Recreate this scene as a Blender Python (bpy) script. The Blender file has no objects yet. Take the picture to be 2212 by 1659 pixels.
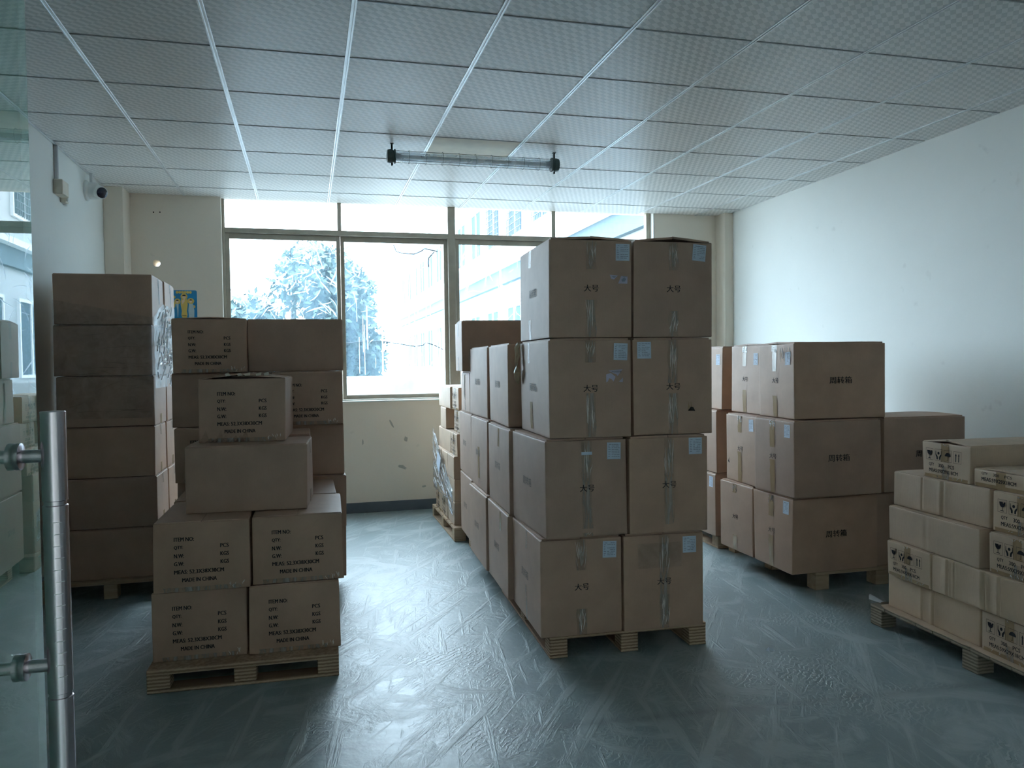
import bpy, math, random
from mathutils import Vector, Matrix

# ---------------------------------------------------------------- scene, camera, light
S = bpy.context.scene
COL = S.collection
PI = math.pi
EYE = 1.345                      # camera height above the floor
CEIL = 2.807                     # ceiling height

cam_d = bpy.data.cameras.new('camera')
cam = bpy.data.objects.new('camera', cam_d)
COL.objects.link(cam)
yaw, pitch, roll = .256478575, -.027473934, -.0132247624
fw = Vector((math.sin(yaw)*math.cos(pitch), math.cos(yaw)*math.cos(pitch), math.sin(pitch)))
r0 = Vector((math.cos(yaw), -math.sin(yaw), 0))
u0 = r0.cross(fw)
rt = r0*math.cos(roll)+u0*math.sin(roll)
up = -r0*math.sin(roll)+u0*math.cos(roll)
m = Matrix((rt, up, -fw)).transposed().to_4x4()
m.translation = Vector((0, 0, EYE))
cam.matrix_world = m
cam_d.sensor_width = 36
cam_d.sensor_fit = 'HORIZONTAL'
cam_d.lens = 36*1678.886/2212
cam_d.clip_start = .02
cam_d.clip_end = 400
S.camera = cam

W = bpy.data.worlds.new('overcast_sky')
S.world = W
W.use_nodes = True
bg = W.node_tree.nodes['Background']
bg.inputs[0].default_value = (.80, .92, 1.0, 1)
bg.inputs[1].default_value = 17.0

S.view_settings.view_transform = 'Standard'
S.view_settings.look = 'None'
S.view_settings.exposure = 0.12
S.view_settings.gamma = 1
S.view_settings.use_curve_mapping = False
S.cycles.use_denoising = True
S.cycles.max_bounces = 10
S.cycles.diffuse_bounces = 6
S.cycles.glossy_bounces = 4
S.cycles.transparent_max_bounces = 24
S.cycles.caustics_reflective = False
S.cycles.caustics_refractive = False
S.cycles.sample_clamp_indirect = 6


# ---------------------------------------------------------------- materials
def newmat(name):
    mt = bpy.data.materials.new(name)
    mt.use_nodes = True
    nt = mt.node_tree
    nt.nodes.clear()
    out = nt.nodes.new('ShaderNodeOutputMaterial')
    return mt, nt, out


class G:
    """tiny node-graph helper"""
    def __init__(s, name):
        s.m, s.t, s.out = newmat(name)

    def n(s, kind, props=None, **ins):
        nd = s.t.nodes.new('ShaderNode'+kind)
        for k, v in (props or {}).items():
            setattr(nd, k, v)
        for k, v in ins.items():
            key = int(k[1:]) if k[0] == '_' and k[1:].isdigit() else k.replace('_', ' ')
            if isinstance(v, tuple) and len(v) == 2 and hasattr(v[0], 'outputs'):
                s.t.links.new(v[0].outputs[v[1]], nd.inputs[key])
            elif hasattr(v, 'outputs'):
                s.t.links.new(v.outputs[0], nd.inputs[key])
            else:
                if isinstance(v, (tuple, list)) and len(v) == 3 and nd.inputs[key].type == 'RGBA':
                    v = (*v, 1)
                nd.inputs[key].default_value = v
        return nd

    def obj(s, scale=(1, 1, 1), rot=(0, 0, 0), kind='Object'):
        tc = s.n('TexCoord')
        return s.n('Mapping', Vector=(tc, kind), Scale=scale, Rotation=rot)

    def world(s, scale=(1, 1, 1), rot=(0, 0, 0)):
        g = s.n('NewGeometry')
        return s.n('Mapping', Vector=(g, 'Position'), Scale=scale, Rotation=rot)

    def turned(s, rot, scale):
        return s.n('Mapping', Vector=s.world((1, 1, 1), (0, 0, rot)), Scale=scale)

    def noise(s, vec, scale=5, detail=4, rough=.5, dist=0):
        return s.n('TexNoise', Vector=vec, Scale=scale, Detail=detail, Roughness=rough, Distortion=dist)

    def ramp(s, fac, stops):
        r = s.n('ValToRGB', Fac=fac)
        cr = r.color_ramp
        while len(cr.elements) < len(stops):
            cr.elements.new(.5)
        for e, (p, c) in zip(cr.elements, stops):
            e.position = p
            e.color = (c, c, c, 1) if not isinstance(c, tuple) else (*c, 1)
        return r

    def mix(s, fac, a, b, mode='MIX'):
        nd = s.t.nodes.new('ShaderNodeMix')
        nd.data_type = 'RGBA'
        nd.blend_type = mode
        for i, v in ((0, fac), (6, a), (7, b)):
            if hasattr(v, 'outputs'):
                o = v.outputs[2] if v.bl_idname == 'ShaderNodeMix' else v.outputs[0]
                s.t.links.new(o, nd.inputs[i])
            elif isinstance(v, tuple) and hasattr(v[0], 'outputs'):
                s.t.links.new(v[0].outputs[v[1]], nd.inputs[i])
            else:
                nd.inputs[i].default_value = (*v, 1) if isinstance(v, tuple) else v
        return nd

    def math(s, op, a, b=0.0):
        nd = s.n('Math', {'operation': op})
        for i, v in ((0, a), (1, b)):
            if isinstance(v, tuple):
                s.t.links.new(v[0].outputs[v[1]], nd.inputs[i])
            elif hasattr(v, 'outputs'):
                s.t.links.new(v.outputs[0], nd.inputs[i])
            else:
                nd.inputs[i].default_value = v
        return nd

    def pbsdf(s, col, rough=.6, metal=0, spec=.5, bump=None, bstr=.2, bdist=.01):
        p = s.n('BsdfPrincipled')
        for key, v in (('Base Color', col), ('Roughness', rough), ('Metallic', metal), ('Specular IOR Level', spec)):
            if hasattr(v, 'outputs'):
                o = v.outputs[2] if v.bl_idname == 'ShaderNodeMix' else v.outputs[0]
                s.t.links.new(o, p.inputs[key])
            elif isinstance(v, tuple):
                p.inputs[key].default_value = (*v, 1)
            else:
                p.inputs[key].default_value = v
        if bump is not None:
            b = s.n('Bump', Strength=bstr, Distance=bdist, Height=bump)
            s.t.links.new(b.outputs[0], p.inputs['Normal'])
        return p

    def done(s, sh):
        s.t.links.new(sh.outputs[0], s.out.inputs[0])
        return s.m


def simple(name, col, rough=.6, metal=0, spec=.5, var=.08, vscale=12, bstr=.1):
    g = G(name)
    nz = g.noise(g.obj(), vscale, 4)
    c = g.mix(g.ramp(nz, [(.3, 0.0), (.7, 1.0)]), tuple(x*(1-var) for x in col), tuple(min(1, x*(1+var)) for x in col))
    return g.done(g.pbsdf(c, rough, metal, spec, nz, bstr, .002))


M = {}


def cardboard(name, col, crease=.15):
    g = G(name)
    v = g.obj()
    oi = g.n('ObjectInfo')
    nz = g.noise(v, 6, 5, .6)
    fine = g.noise(g.obj((160, 160, 14)), 1, 3, .6)
    a = g.mix(g.ramp(nz, [(.3, 0.0), (.75, 1.0)]), tuple(x*.88 for x in col), tuple(x*1.10 for x in col))
    bb = g.mix((oi, 'Random'), (.90, .90, .92), (1.08, 1.05, 1.0))
    c = g.mix(1.0, a, bb, 'MULTIPLY')
    hgt = g.math('ADD', fine, nz)
    return g.done(g.pbsdf(c, .60, 0, .9, hgt, crease, .003))


M['card'] = cardboard('kraft_cardboard', (.390, .252, .176))
M['card_small'] = cardboard('kraft_cardboard_small', (.53, .39, .275), .3)
M['ink'] = simple('printing_ink', (.018, .018, .024), .8, spec=.1)
M['ink_faint'] = simple('printing_ink_faint', (.10, .085, .075), .7)
M['paper'] = simple('label_paper', (.62, .70, .82), .6)
M['sticker'] = simple('torn_sticker_paper', (.50, .47, .60), .6)
M['dark'] = simple('dark_hole', (.02, .017, .015), .9)
M['wood'] = None
M['cream'] = simple('cream_plastic', (.66, .60, .50), .5)
M['white_plastic'] = simple('white_plastic', (.75, .77, .76), .35)
M['black_gloss'] = simple('black_gloss', (.01, .01, .02), .08)
M['lamp_green'] = simple('dark_green_enamel', (.035, .055, .05), .4)
M['wire'] = simple('dark_wire', (.03, .03, .03), .5)
M['grey_metal'] = simple('grey_metal', (.45, .45, .46), .4, .6)
M['alu'] = simple('anodised_aluminium', (.36, .33, .27), .45, .25)
M['bar'] = simple('ceiling_bar_aluminium', (.80, .83, .85), .3, .6)
M['bar_dark'] = simple('ceiling_joint_dark_bar', (.42, .44, .45), .4, .3)  # darker grey metal for the thin cross bars at the tile joints
M['base'] = simple('baseboard_paint', (.075, .095, .115), .45)
M['facade'] = None


def wood(name, a, b, ply):
    g = G(name)
    if ply:
        w = g.n('TexWave', {'bands_direction': 'Z', 'wave_type': 'BANDS'}, Vector=g.obj(), Scale=22, Distortion=1.4, Detail=3, Detail_Scale=3)
        fac = g.ramp((w, 'Fac'), [(.15, 0.0), (.8, 1.0)])
    else:
        nz = g.noise(g.obj((2, 24, 24)), 2, 5, .6)
        fac = g.ramp(nz, [(.3, 0.0), (.7, 1.0)])
    big = g.noise(g.obj(), 7, 3)
    c = g.mix(fac, a, b)
    c = g.mix(g.math('MULTIPLY', big, .5), c, tuple(x*.6 for x in a))
    return g.done(g.pbsdf(c, .8, 0, .2, fac, .4, .003))


M['ply'] = wood('plywood_edge', (.28, .18, .115), (.58, .42, .29), True)
M['wood'] = wood('pale_pallet_wood', (.38, .27, .18), (.54, .41, .29), False)
M['wood_old'] = wood('weathered_pallet_wood', (.20, .165, .12), (.40, .33, .25), True)


def walls(name, col):
    g = G(name)
    v = g.world()
    nz = g.noise(v, 1.2, 6, .6)
    c = g.mix(g.ramp(nz, [(.35, 0.0), (.7, 1.0)]), tuple(x*.96 for x in col), col)
    sp = g.noise(v, 9, 2, .4)
    c = g.mix(g.ramp(sp, [(.72, 0.0), (.80, .18)]), c, (.25, .24, .22))
    fine = g.noise(v, 60, 3)
    return g.done(g.pbsdf(c, .7, 0, .3, fine, .05, .003))


M['wall'] = walls('white_wall_paint', (.80, .82, .79))
M['wall_cream'] = walls('cream_wall_paint', (.80, .735, .64))


def ceiling_mat():
    g = G('woven_pattern_ceiling_tile')
    v = g.obj(rot=(0, 0, -PI/4))
    ck = g.n('TexChecker', Vector=g.n('Mapping', Vector=v, Scale=(1/.050, 1/.021, 1)), Scale=1.0)
    nz = g.noise(g.world(), .9, 3)
    c = g.mix((ck, 'Fac'), (.70, .73, .73), (.97, .98, .98))
    c = g.mix(g.math('MULTIPLY', nz, .25), c, (.58, .58, .56))
    return g.done(g.pbsdf(c, .36, 0, .5, None, .0, .001))


M['tile'] = ceiling_mat()
M['tile_plain'] = simple('plain_cream_ceiling_tile', (.72, .66, .53), .55)


def floor_mat():
    g = G('green_grey_epoxy_floor')
    v = g.world()
    big = g.noise(v, .7, 5, .6)
    # swirls of dried wiping and tyre scuffs, at several headings
    sw = g.noise(g.world((1.0, 1.0, 1)), 2.2, 8, .62, 2.2)
    st1 = g.noise(g.turned(.62, (14, 1.2, 1)), 1.0, 6, .6, .3)
    st2 = g.noise(g.turned(.15, (16, 1.4, 1)), 1.1, 6, .6, .4)
    herr = g.n('TexWave', {'wave_type': 'BANDS'}, Vector=g.world((1, 1, 1), (0, 0, .9)), Scale=13, Distortion=9, Detail=3, Detail_Scale=1.6)
    m1 = g.ramp(st1, [(.53, 0.0), (.63, 1.0)])
    m2 = g.ramp(st2, [(.55, 0.0), (.64, 1.0)])
    m3 = g.ramp(sw, [(.50, 0.0), (.62, 1.0)])
    patch = g.ramp(g.noise(v, 1.6, 4, .6), [(.50, 0.0), (.66, 1.0)])
    hh = g.math('MULTIPLY', g.ramp((herr, 'Fac'), [(.55, 0.0), (.9, 1.0)]), patch)
    sc = g.math('MAXIMUM', g.math('MULTIPLY', m1, .55), g.math('MULTIPLY', m2, .5))
    sc = g.math('MAXIMUM', sc, g.math('MULTIPLY', m3, .55))
    sc = g.math('MAXIMUM', sc, g.math('MULTIPLY', hh, .7))
    c = g.mix(g.ramp(big, [(.3, 0.0), (.7, 1.0)]), (.165, .225, .230), (.235, .295, .30))
    c = g.mix(g.math('MULTIPLY', sc, .6), c, (.58, .62, .61))
    vor = g.n('TexVoronoi', {'feature': 'DISTANCE_TO_EDGE'}, Vector=g.mix(.35, v, (sw, 1)), Scale=.9)
    scratch = g.ramp((vor, 'Distance'), [(.0, .35), (.003, 0.0)])
    c = g.mix(scratch, c, (.10, .12, .12))
    rough = g.math('ADD', g.math('MULTIPLY', sc, .10), g.math('MULTIPLY', big, .18))
    rough = g.math('ADD', rough, .33)
    hgt = g.math('ADD', g.math('MULTIPLY', sc, .6), g.math('MULTIPLY', g.noise(v, 30, 4), .3))
    p = g.pbsdf(c, rough, 0, .9, hgt, .5, .008)
    p.inputs['IOR'].default_value = 1.65
    return g.done(p)


M['floor'] = floor_mat()


def see_through(name, tint, gloss_ior=1.5, haze=0.0, haze_col=(.8, .88, .95), nscale=3.0, streak=False, lo=.35, hi=.7, rough=.0, bump=0.0, min_haze=0.0):
    """thin clear sheet: straight-through light, surface reflection on the outer side, and scattering dust or creases"""
    g = G(name)
    tr = g.n('BsdfTransparent', Color=(*tint, 1))
    sh = tr
    nz = g.noise(g.obj((1, 1, .12) if streak else (1, 1, 1)), nscale, 6, .6, .8)
    if haze > 0:
        tl = g.n('BsdfTranslucent', Color=(*haze_col, 1))
        fac = g.math('ADD', g.math('MULTIPLY', g.ramp(nz, [(lo, 0.0), (hi, 1.0)]), haze), min_haze)
        sh = g.n('MixShader', _0=fac, _1=tr, _2=tl)
    gl = g.n('BsdfGlossy', Color=(1, 1, 1, 1), Roughness=rough)
    fr = g.n('Fresnel', IOR=gloss_ior)
    if bump > 0:
        b = g.n('Bump', Strength=bump, Distance=.01, Height=nz)
        g.t.links.new(b.outputs[0], gl.inputs['Normal'])
        g.t.links.new(b.outputs[0], fr.inputs['Normal'])
    geo = g.n('NewGeometry')
    f = g.math('MULTIPLY', fr, g.math('SUBTRACT', 1.0, (geo, 'Backfacing')))
    return g.done(g.n('MixShader', _0=f, _1=sh, _2=gl))


M['pane'] = see_through('window_glass', (.95, .98, 1.0))
M['pane_dirty'] = see_through('dusty_window_glass', (.90, .96, 1.0), haze=.05, haze_col=(.50, .78, 1.0), nscale=4, streak=True, min_haze=.02)
M['door_glass'] = see_through('green_door_glass', (.74, .86, .82), 1.7, haze=.04, haze_col=(.66, .88, .78), nscale=2, min_haze=.30)


def tape_mat():
    g = G('clear_tape')
    nz = g.noise(g.obj((1, 1, .12)), 55, 5, .6, .8)
    fac = g.math('ADD', g.math('MULTIPLY', g.ramp(nz, [(.42, 0.0), (.68, 1.0)]), .45), .16)
    p = g.pbsdf((.60, .55, .50), .28, 0, .5, nz, .5, .004)
    t = g.n('BsdfTransparent', Color=(.96, .93, .90, 1))
    return g.done(g.n('MixShader', _0=fac, _1=t, _2=p))


M['clear_tape'] = tape_mat()
M['film'] = see_through('stretch_film', (.93, .94, .95), 1.45, haze=.26, haze_col=(.8, .82, .85), nscale=16, rough=.12, bump=.9)
M['film_thick'] = see_through('bunched_stretch_film', (.93, .95, .97), 1.5, haze=.55, haze_col=(.85, .9, .95), nscale=14, rough=.12, bump=.9, min_haze=.12)
M['lamp_glass'] = see_through('lamp_tube_glass', (.93, .96, .97), 1.6, haze=.12, nscale=8, min_haze=.22, rough=.08)


def brown_tape():
    g = G('brown_tape')
    nz = g.noise(g.obj((30, 30, 6)), 1, 4)
    c = g.mix(nz, (.30, .20, .115), (.40, .29, .18))
    return g.done(g.pbsdf(c, .22, 0, .5, nz, .5, .003))


M['brown_tape'] = brown_tape()


def white_fold():
    g = G('creased_film_fold')
    a = g.n('BsdfTranslucent', Color=(.85, .93, 1, 1))
    b = g.n('BsdfTransparent', Color=(.9, .95, 1, 1))
    return g.done(g.n('MixShader', _0=.8, _1=b, _2=a))


M['fold'] = white_fold()


def steel():
    g = G('brushed_stainless_steel')
    nz = g.noise(g.obj((90, 90, 2)), 1, 4)
    c = g.mix(nz, (.52, .45, .48), (.66, .60, .64))
    return g.done(g.pbsdf(c, g.math('ADD', g.math('MULTIPLY', nz, .15), .16), 1, .5, nz, .05, .001))


M['steel'] = steel()


def facade_mat():
    g = G('white_wall_tiles')
    br = g.n('TexBrick', {'offset': 0.0}, Vector=g.obj(), Color1=(.48, .51, .52), Color2=(.53, .56, .57), Mortar=(.2, .22, .23), Scale=1.0, Brick_Width=.2, Row_Height=.1, Mortar_Size=.012)
    return g.done(g.pbsdf(br, .5))


M['facade'] = facade_mat()
M['facade_band'] = simple('grey_blue_band', (.085, .12, .14), .8, spec=.1)
M['yard_wall'] = simple('weathered_yard_wall', (.20, .205, .205), .9, spec=.05, var=.3, vscale=1.5)
M['far_glass'] = simple('far_window_glass', (.055, .085, .105), .9, spec=.05)
M['far_grille'] = simple('far_window_grille', (.11, .14, .16), .8, spec=.1)
M['far_white'] = simple('far_white_frame', (.75, .78, .8), .6)
M['concrete'] = simple('pale_concrete', (.66, .66, .63), .85, vscale=2)
M['leaf'] = simple('leaf_green', (.030, .052, .045), .6, var=.4, vscale=3)
M['bark'] = simple('bark', (.12, .09, .07), .9)
M['poster_blue'] = simple('poster_blue', (.010, .21, .44), .35)
M['poster_gold'] = simple('poster_gold', (.62, .46, .12), .35)
M['poster_light'] = simple('poster_pale_blue', (.42, .55, .58), .35)
M['poster_dark'] = simple('poster_black', (.02, .02, .025), .4)
M['poster_skin'] = simple('poster_flesh', (.70, .55, .40), .4)


# ---------------------------------------------------------------- mesh helpers
class MB:
    def __init__(s):
        s.v, s.f = [], []

    def quad(s, a, b, c, d):
        i = len(s.v)
        s.v += [a, b, c, d]
        s.f.append((i, i+1, i+2, i+3))

    def box(s, x0, x1, y0, y1, z0, z1, bev=0.0):
        i = len(s.v)
        if bev <= 0:
            s.v += [(x, y, z) for z in (z0, z1) for y in (y0, y1) for x in (x0, x1)]
            for q in ((0, 2, 3, 1), (4, 5, 7, 6), (0, 1, 5, 4), (2, 6, 7, 3), (0, 4, 6, 2), (1, 3, 7, 5)):
                s.f.append(tuple(i+k for k in q))
            return s
        # chamfered box: 24 vertices
        b = min(bev, (x1-x0)/3, (y1-y0)/3, (z1-z0)/3)
        idx = {}
        cs = ((x0, x1), (y0, y1), (z0, z1))
        for sx in (0, 1):
            for sy in (0, 1):
                for sz in (0, 1):
                    for ax in range(3):
                        p = [cs[0][sx], cs[1][sy], cs[2][sz]]
                        for k, sg in enumerate((sx, sy, sz)):
                            if k != ax:
                                p[k] += b if sg == 0 else -b
                        idx[(sx, sy, sz, ax)] = len(s.v)
                        s.v.append(tuple(p))
        F = s.f

        def I(sx, sy, sz, ax):
            return idx[(sx, sy, sz, ax)]
        for ax in range(3):
            for sg in (0, 1):
                o = [k for k in range(3) if k != ax]
                seq = []
                for a, c in ((0, 0), (1, 0), (1, 1), (0, 1)):
                    t = [0, 0, 0]
                    t[ax] = sg
                    t[o[0]] = a
                    t[o[1]] = c
                    seq.append(I(*t, ax))
                flip = (sg == 0) != (ax == 1)
                F.append(tuple(reversed(seq)) if flip else tuple(seq))
        for ax in range(3):               # edges parallel to ax
            o = [k for k in range(3) if k != ax]
            for a in (0, 1):
                for c in (0, 1):
                    t0 = [0, 0, 0]
                    t0[o[0]] = a
                    t0[o[1]] = c
                    t1 = list(t0)
                    t1[ax] = 1
                    q = (I(*t0, o[0]), I(*t1, o[0]), I(*t1, o[1]), I(*t0, o[1]))
                    F.append(q)
        for sx in (0, 1):
            for sy in (0, 1):
                for sz in (0, 1):
                    F.append((I(sx, sy, sz, 0), I(sx, sy, sz, 1), I(sx, sy, sz, 2)))
        return s

    def tube(s, pts, r, n=8, cap=True):
        pts = [Vector(p) for p in pts]
        rs = r if isinstance(r, (list, tuple)) else [r]*len(pts)
        rings = []
        prev = None
        for k, p in enumerate(pts):
            d = (pts[min(k+1, len(pts)-1)]-pts[max(k-1, 0)])
            if d.length < 1e-9:
                d = Vector((0, 0, 1))
            d.normalize()
            a = prev if prev is not None else (Vector((0, 0, 1)) if abs(d.z) < .9 else Vector((1, 0, 0)))
            x = (a-d*a.dot(d))
            if x.length < 1e-6:
                x = d.orthogonal()
            x.normalize()
            prev = x
            y = d.cross(x)
            base = len(s.v)
            for j in range(n):
                t = 2*PI*j/n
                s.v.append(tuple(p+(x*math.cos(t)+y*math.sin(t))*rs[k]))
            rings.append(base)
        for a, b in zip(rings, rings[1:]):
            for j in range(n):
                s.f.append((a+j, a+(j+1) % n, b+(j+1) % n, b+j))
        if cap:
            s.f.append(tuple(reversed(range(rings[0], rings[0]+n))))
            s.f.append(tuple(range(rings[-1], rings[-1]+n)))
        return s

    def lathe(s, prof, n=24, M4=None):
        """prof: (r, z) list, axis z"""
        rings = []
        for r, z in prof:
            base = len(s.v)
            for j in range(n):
                t = 2*PI*j/n
                p = Vector((r*math.cos(t), r*math.sin(t), z))
                s.v.append(tuple(M4 @ p if M4 else p))
            rings.append(base)
        for a, b in zip(rings, rings[1:]):
            for j in range(n):
                s.f.append((a+j, a+(j+1) % n, b+(j+1) % n, b+j))
        s.f.append(tuple(reversed(range(rings[0], rings[0]+n))))
        s.f.append(tuple(range(rings[-1], rings[-1]+n)))
        return s

    def mesh(s, name, smooth=False, fix=True):
        me = bpy.data.meshes.new(name)
        me.from_pydata([tuple(p) for p in s.v], [], s.f)
        if fix:
            import bmesh
            bm = bmesh.new()
            bm.from_mesh(me)
            bmesh.ops.recalc_face_normals(bm, faces=bm.faces)
            bm.to_mesh(me)
            bm.free()
        if smooth:
            for p in me.polygons:
                p.use_smooth = True
        me.update()
        return me

    def build(s, name, mat, parent=None, loc=None, rot=None, smooth=False, fix=True):
        return put(name, s.mesh(name, smooth, fix), mat, parent, loc, rot)


def put(name, me, mat, parent=None, loc=None, rot=None):
    if mat is not None and len(me.materials) == 0:
        me.materials.append(mat)
    o = bpy.data.objects.new(name, me)
    COL.objects.link(o)
    if parent is not None:
        o.parent = parent
    if loc is not None:
        o.location = loc
    if rot is not None:
        o.rotation_euler = rot
    return o


def tag(o, label=None, cat=None, group=None, kind=None):
    for k, v in (('label', label), ('category', cat), ('group', group), ('kind', kind)):
        if v:
            o[k] = v
    return o


def empty(name, loc, rz=0.0):
    o = bpy.data.objects.new(name, None)
    o.empty_display_size = .1
    COL.objects.link(o)
    o.location = loc
    o.rotation_euler = (0, 0, rz)
    return o


def smooth_angle(o, ang=35):
    me = o.data
    for p in me.polygons:
        p.use_smooth = True
    try:
        me.set_sharp_from_angle(angle=math.radians(ang))
    except Exception:
        pass
    return o


def structure(o, label=None):
    o['kind'] = 'structure'
    if label:
        o['label'] = label
    return o


# ---------------------------------------------------------------- room shell
XL, XR0, XR1, YB, YF = -1.565, 3.985, 4.13, 7.15, .22
WX0, WX1, SILL = -.700, 3.362, 1.004          # window opening


def xr(y):
    return 4.055+.0214*(y-3.65)


b = MB()
b.quad((XL, YF, 0), (xr(YF), YF, 0), (xr(7.3), 7.3, 0), (XL, 7.3, 0))
b.quad((XL, YF, -.12), (XL, 7.3, -.12), (xr(7.3), 7.3, -.12), (xr(YF), YF, -.12))
structure(b.build('floor', M['floor'], fix=False), 'scuffed green grey painted floor')
b = MB().box(XL-.15, XL, YF, 7.4, 0, 3.0)
structure(b.build('wall_left', M['wall']), 'white painted left wall')
b = MB()
i = len(b.v)
b.v += [(xr(YF), YF, 0), (xr(7.4), 7.4, 0), (xr(7.4)+.15, 7.4, 0), (xr(YF)+.15, YF, 0)]
b.v += [(x, y, 3.0) for x, y, z in b.v[i:i+4]]
b.f += [(0, 3, 2, 1), (4, 5, 6, 7), (0, 1, 5, 4), (1, 2, 6, 5), (2, 3, 7, 6), (3, 0, 4, 7)]
structure(b.build('wall_right', M['wall']), 'white painted right wall')

# back wall, in four pieces around the window and with a round pipe hole left of it
b = MB()
HX, HZ, HR = -1.222, 2.228, .030
n = 28
x0, x1 = XL, WX0
rect = []
for k in range(n):
    t = 2*PI*k/n
    c, s_ = math.cos(t), math.sin(t)
    # ray to rectangle around the hole
    k1 = ((x1-HX) if c > 0 else (x0-HX))/c if abs(c) > 1e-6 else 1e9
    k2 = ((3.0-HZ) if s_ > 0 else (0-HZ))/s_ if abs(s_) > 1e-6 else 1e9
    kk = min(k1, k2)
    rect.append((HX+c*kk, HZ+s_*kk))
corn = [(x1, 3.0), (x0, 3.0), (x0, 0.0), (x1, 0.0)]
for y, flip in ((YB, 1), (7.38, 0)):
    base = len(b.v)
    for k in range(n):
        t = 2*PI*k/n
        b.v.append((HX+HR*math.cos(t), y, HZ+HR*math.sin(t)))
    for k in range(n):
        b.v.append((rect[k][0], y, rect[k][1]))
    cb = len(b.v)
    for cx, cz in corn:
        b.v.append((cx, y, cz))

    def side(p):
        if abs(p[0]-x1) < 1e-6:
            return 0
        if abs(p[1]-3.0) < 1e-6:
            return 1
        if abs(p[0]-x0) < 1e-6:
            return 2
        return 3
    for k in range(n):
        k2 = (k+1) % n
        q = [base+k, base+n+k, base+n+k2, base+k2]
        sa, sb = side(rect[k]), side(rect[k2])
        if sa != sb:
            q = [base+k, base+n+k, cb+sa, base+n+k2, base+k2]
        b.f.append(tuple(q))
    if y == YB:
        first = base
for k in range(n):
    k2 = (k+1) % n
    b.f.append((first+k, first+k2, base+k2, base+k))
b.quad((x1, YB, 0), (x1, 7.38, 0), (x1, 7.38, 3.0), (x1, YB, 3.0))
wb = b.build('wall_back', M['wall_cream'], fix=False)
structure(wb, 'cream painted window wall')
b = MB().box(WX1, xr(7.4)+.1, YB, 7.38, 0, 3.0)
b.build('wall_section', M['wall_cream'], wb)
b = MB().box(WX0, WX1, YB, 7.38, 0, SILL)
b.build('wall_section', M['wall_cream'], wb)
b = MB().box(WX0-.02, WX1+.02, YB-.012, YB+.06, SILL, SILL+.014, .003)
b.build('sill_ledge', M['wall'], wb)
b = MB().box(WX0, WX1, YB, 7.38, CEIL+.02, 3.0)
b.build('wall_section', M['wall_cream'], wb)
# patches of scraped plaster below the window
for x, z, rx, rz, a in ((.73, .80, .012, .045, .5), (.86, .655, .02, .03, 0), (.82, .40, .05, .018, -.5), (1.02, .21, .024, .012, .2), (.47, .64, .008, .03, 0)):
    b = MB()
    rr = random.Random(int(x*1000))
    pts = []
    for k in range(12):
        t = 2*PI*k/12
        q = rr.uniform(.6, 1.1)
        px, pz = rx*q*math.cos(t), rz*q*math.sin(t)
        pts.append((x+px*math.cos(a)-pz*math.sin(a), YB-.0015, z+px*math.sin(a)+pz*math.cos(a)))
    b.v = pts
    b.f = [tuple(range(12))]
    b.build('scuff_mark', simple('scuffed_plaster', (.42, .41, .36), .8) if 'scf' not in M else M['scf'], wb)
for x, z in ((-1.235, 2.655), (-1.185, 2.657)):
    MB().lathe([(.006, 0), (.006, .002)], 10, Matrix.Translation((x, YB, z)) @ Matrix.Rotation(PI/2, 4, 'X')).build('drill_hole', M['dark'], wb)

b = MB().box(XL, -1.417, 6.90, YB, 0, CEIL, .004)
structure(b.build('trim_1', M['wall_cream']), 'cream corner pillar left of the window')
b = MB().box(4.035, xr(7.1)+.02, 6.97, YB, 0, CEIL, .004)
structure(b.build('trim_2', M['wall_cream']), 'cream corner pillar right of the window')
b = MB().box(-1.417, 4.035, YB-.012, YB, 0, .093, .003)
structure(b.build('baseboard_back', M['base']), 'dark blue grey painted skirting under the window')
b = MB().box(XL, XL+.012, YF, 6.9, 0, .093, .003)
structure(b.build('baseboard_left', M['base']), 'dark blue grey skirting on the left wall')
b = MB()
b.v = [(xr(YF)-.012, YF, 0), (xr(YF), YF, 0), (xr(6.97), 6.97, 0), (xr(6.97)-.012, 6.97, 0)]
b.v += [(x, y, .093) for x, y, z in b.v]
b.f = [(0, 1, 2, 3), (4, 5, 6, 7), (0, 1, 5, 4), (1, 2, 6, 5), (2, 3, 7, 6), (3, 0, 4, 7)]
structure(b.build('baseboard_right', M['base']), 'dark blue grey skirting on the right wall')

# front wall with the doorway the photograph is taken from, and the corridor behind it
DX0, DX1 = -.42, .62
b = MB()
b.box(XL-.15, DX0, .02, YF, 0, 3.0)
b.box(DX1, xr(YF)+.15, .02, YF, 0, 3.0)
b.box(DX0, DX1, .02, YF, 2.35, 3.0)
structure(b.build('wall_front', M['wall']), 'white wall with the doorway')
b = MB()
cx0, cx1, cy0, cy1 = -3.2, 4.6, -2.0, .02
b.quad((cx0, cy0, 2.807), (cx0, cy1, 2.807), (cx1, cy1, 2.807), (cx1, cy0, 2.807))
b.quad((cx0, cy0, 0), (cx0, cy0, 2.807), (cx1, cy0, 2.807), (cx1, cy0, 0))
b.quad((cx0, cy0, 0), (cx0, cy1, 0), (cx0, cy1, 2.807), (cx0, cy0, 2.807))
b.quad((cx1, cy0, 0), (cx1, cy0, 2.807), (cx1, cy1, 2.807), (cx1, cy1, 0))
structure(b.build('wall_corridor', M['wall'], fix=False), 'white corridor walls behind the doorway')
b = MB()
b.quad((cx0, cy0, 0), (cx1, cy0, 0), (cx1, YF, 0), (cx0, YF, 0))
structure(b.build('floor_corridor', M['floor'], fix=False), 'corridor floor')

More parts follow.
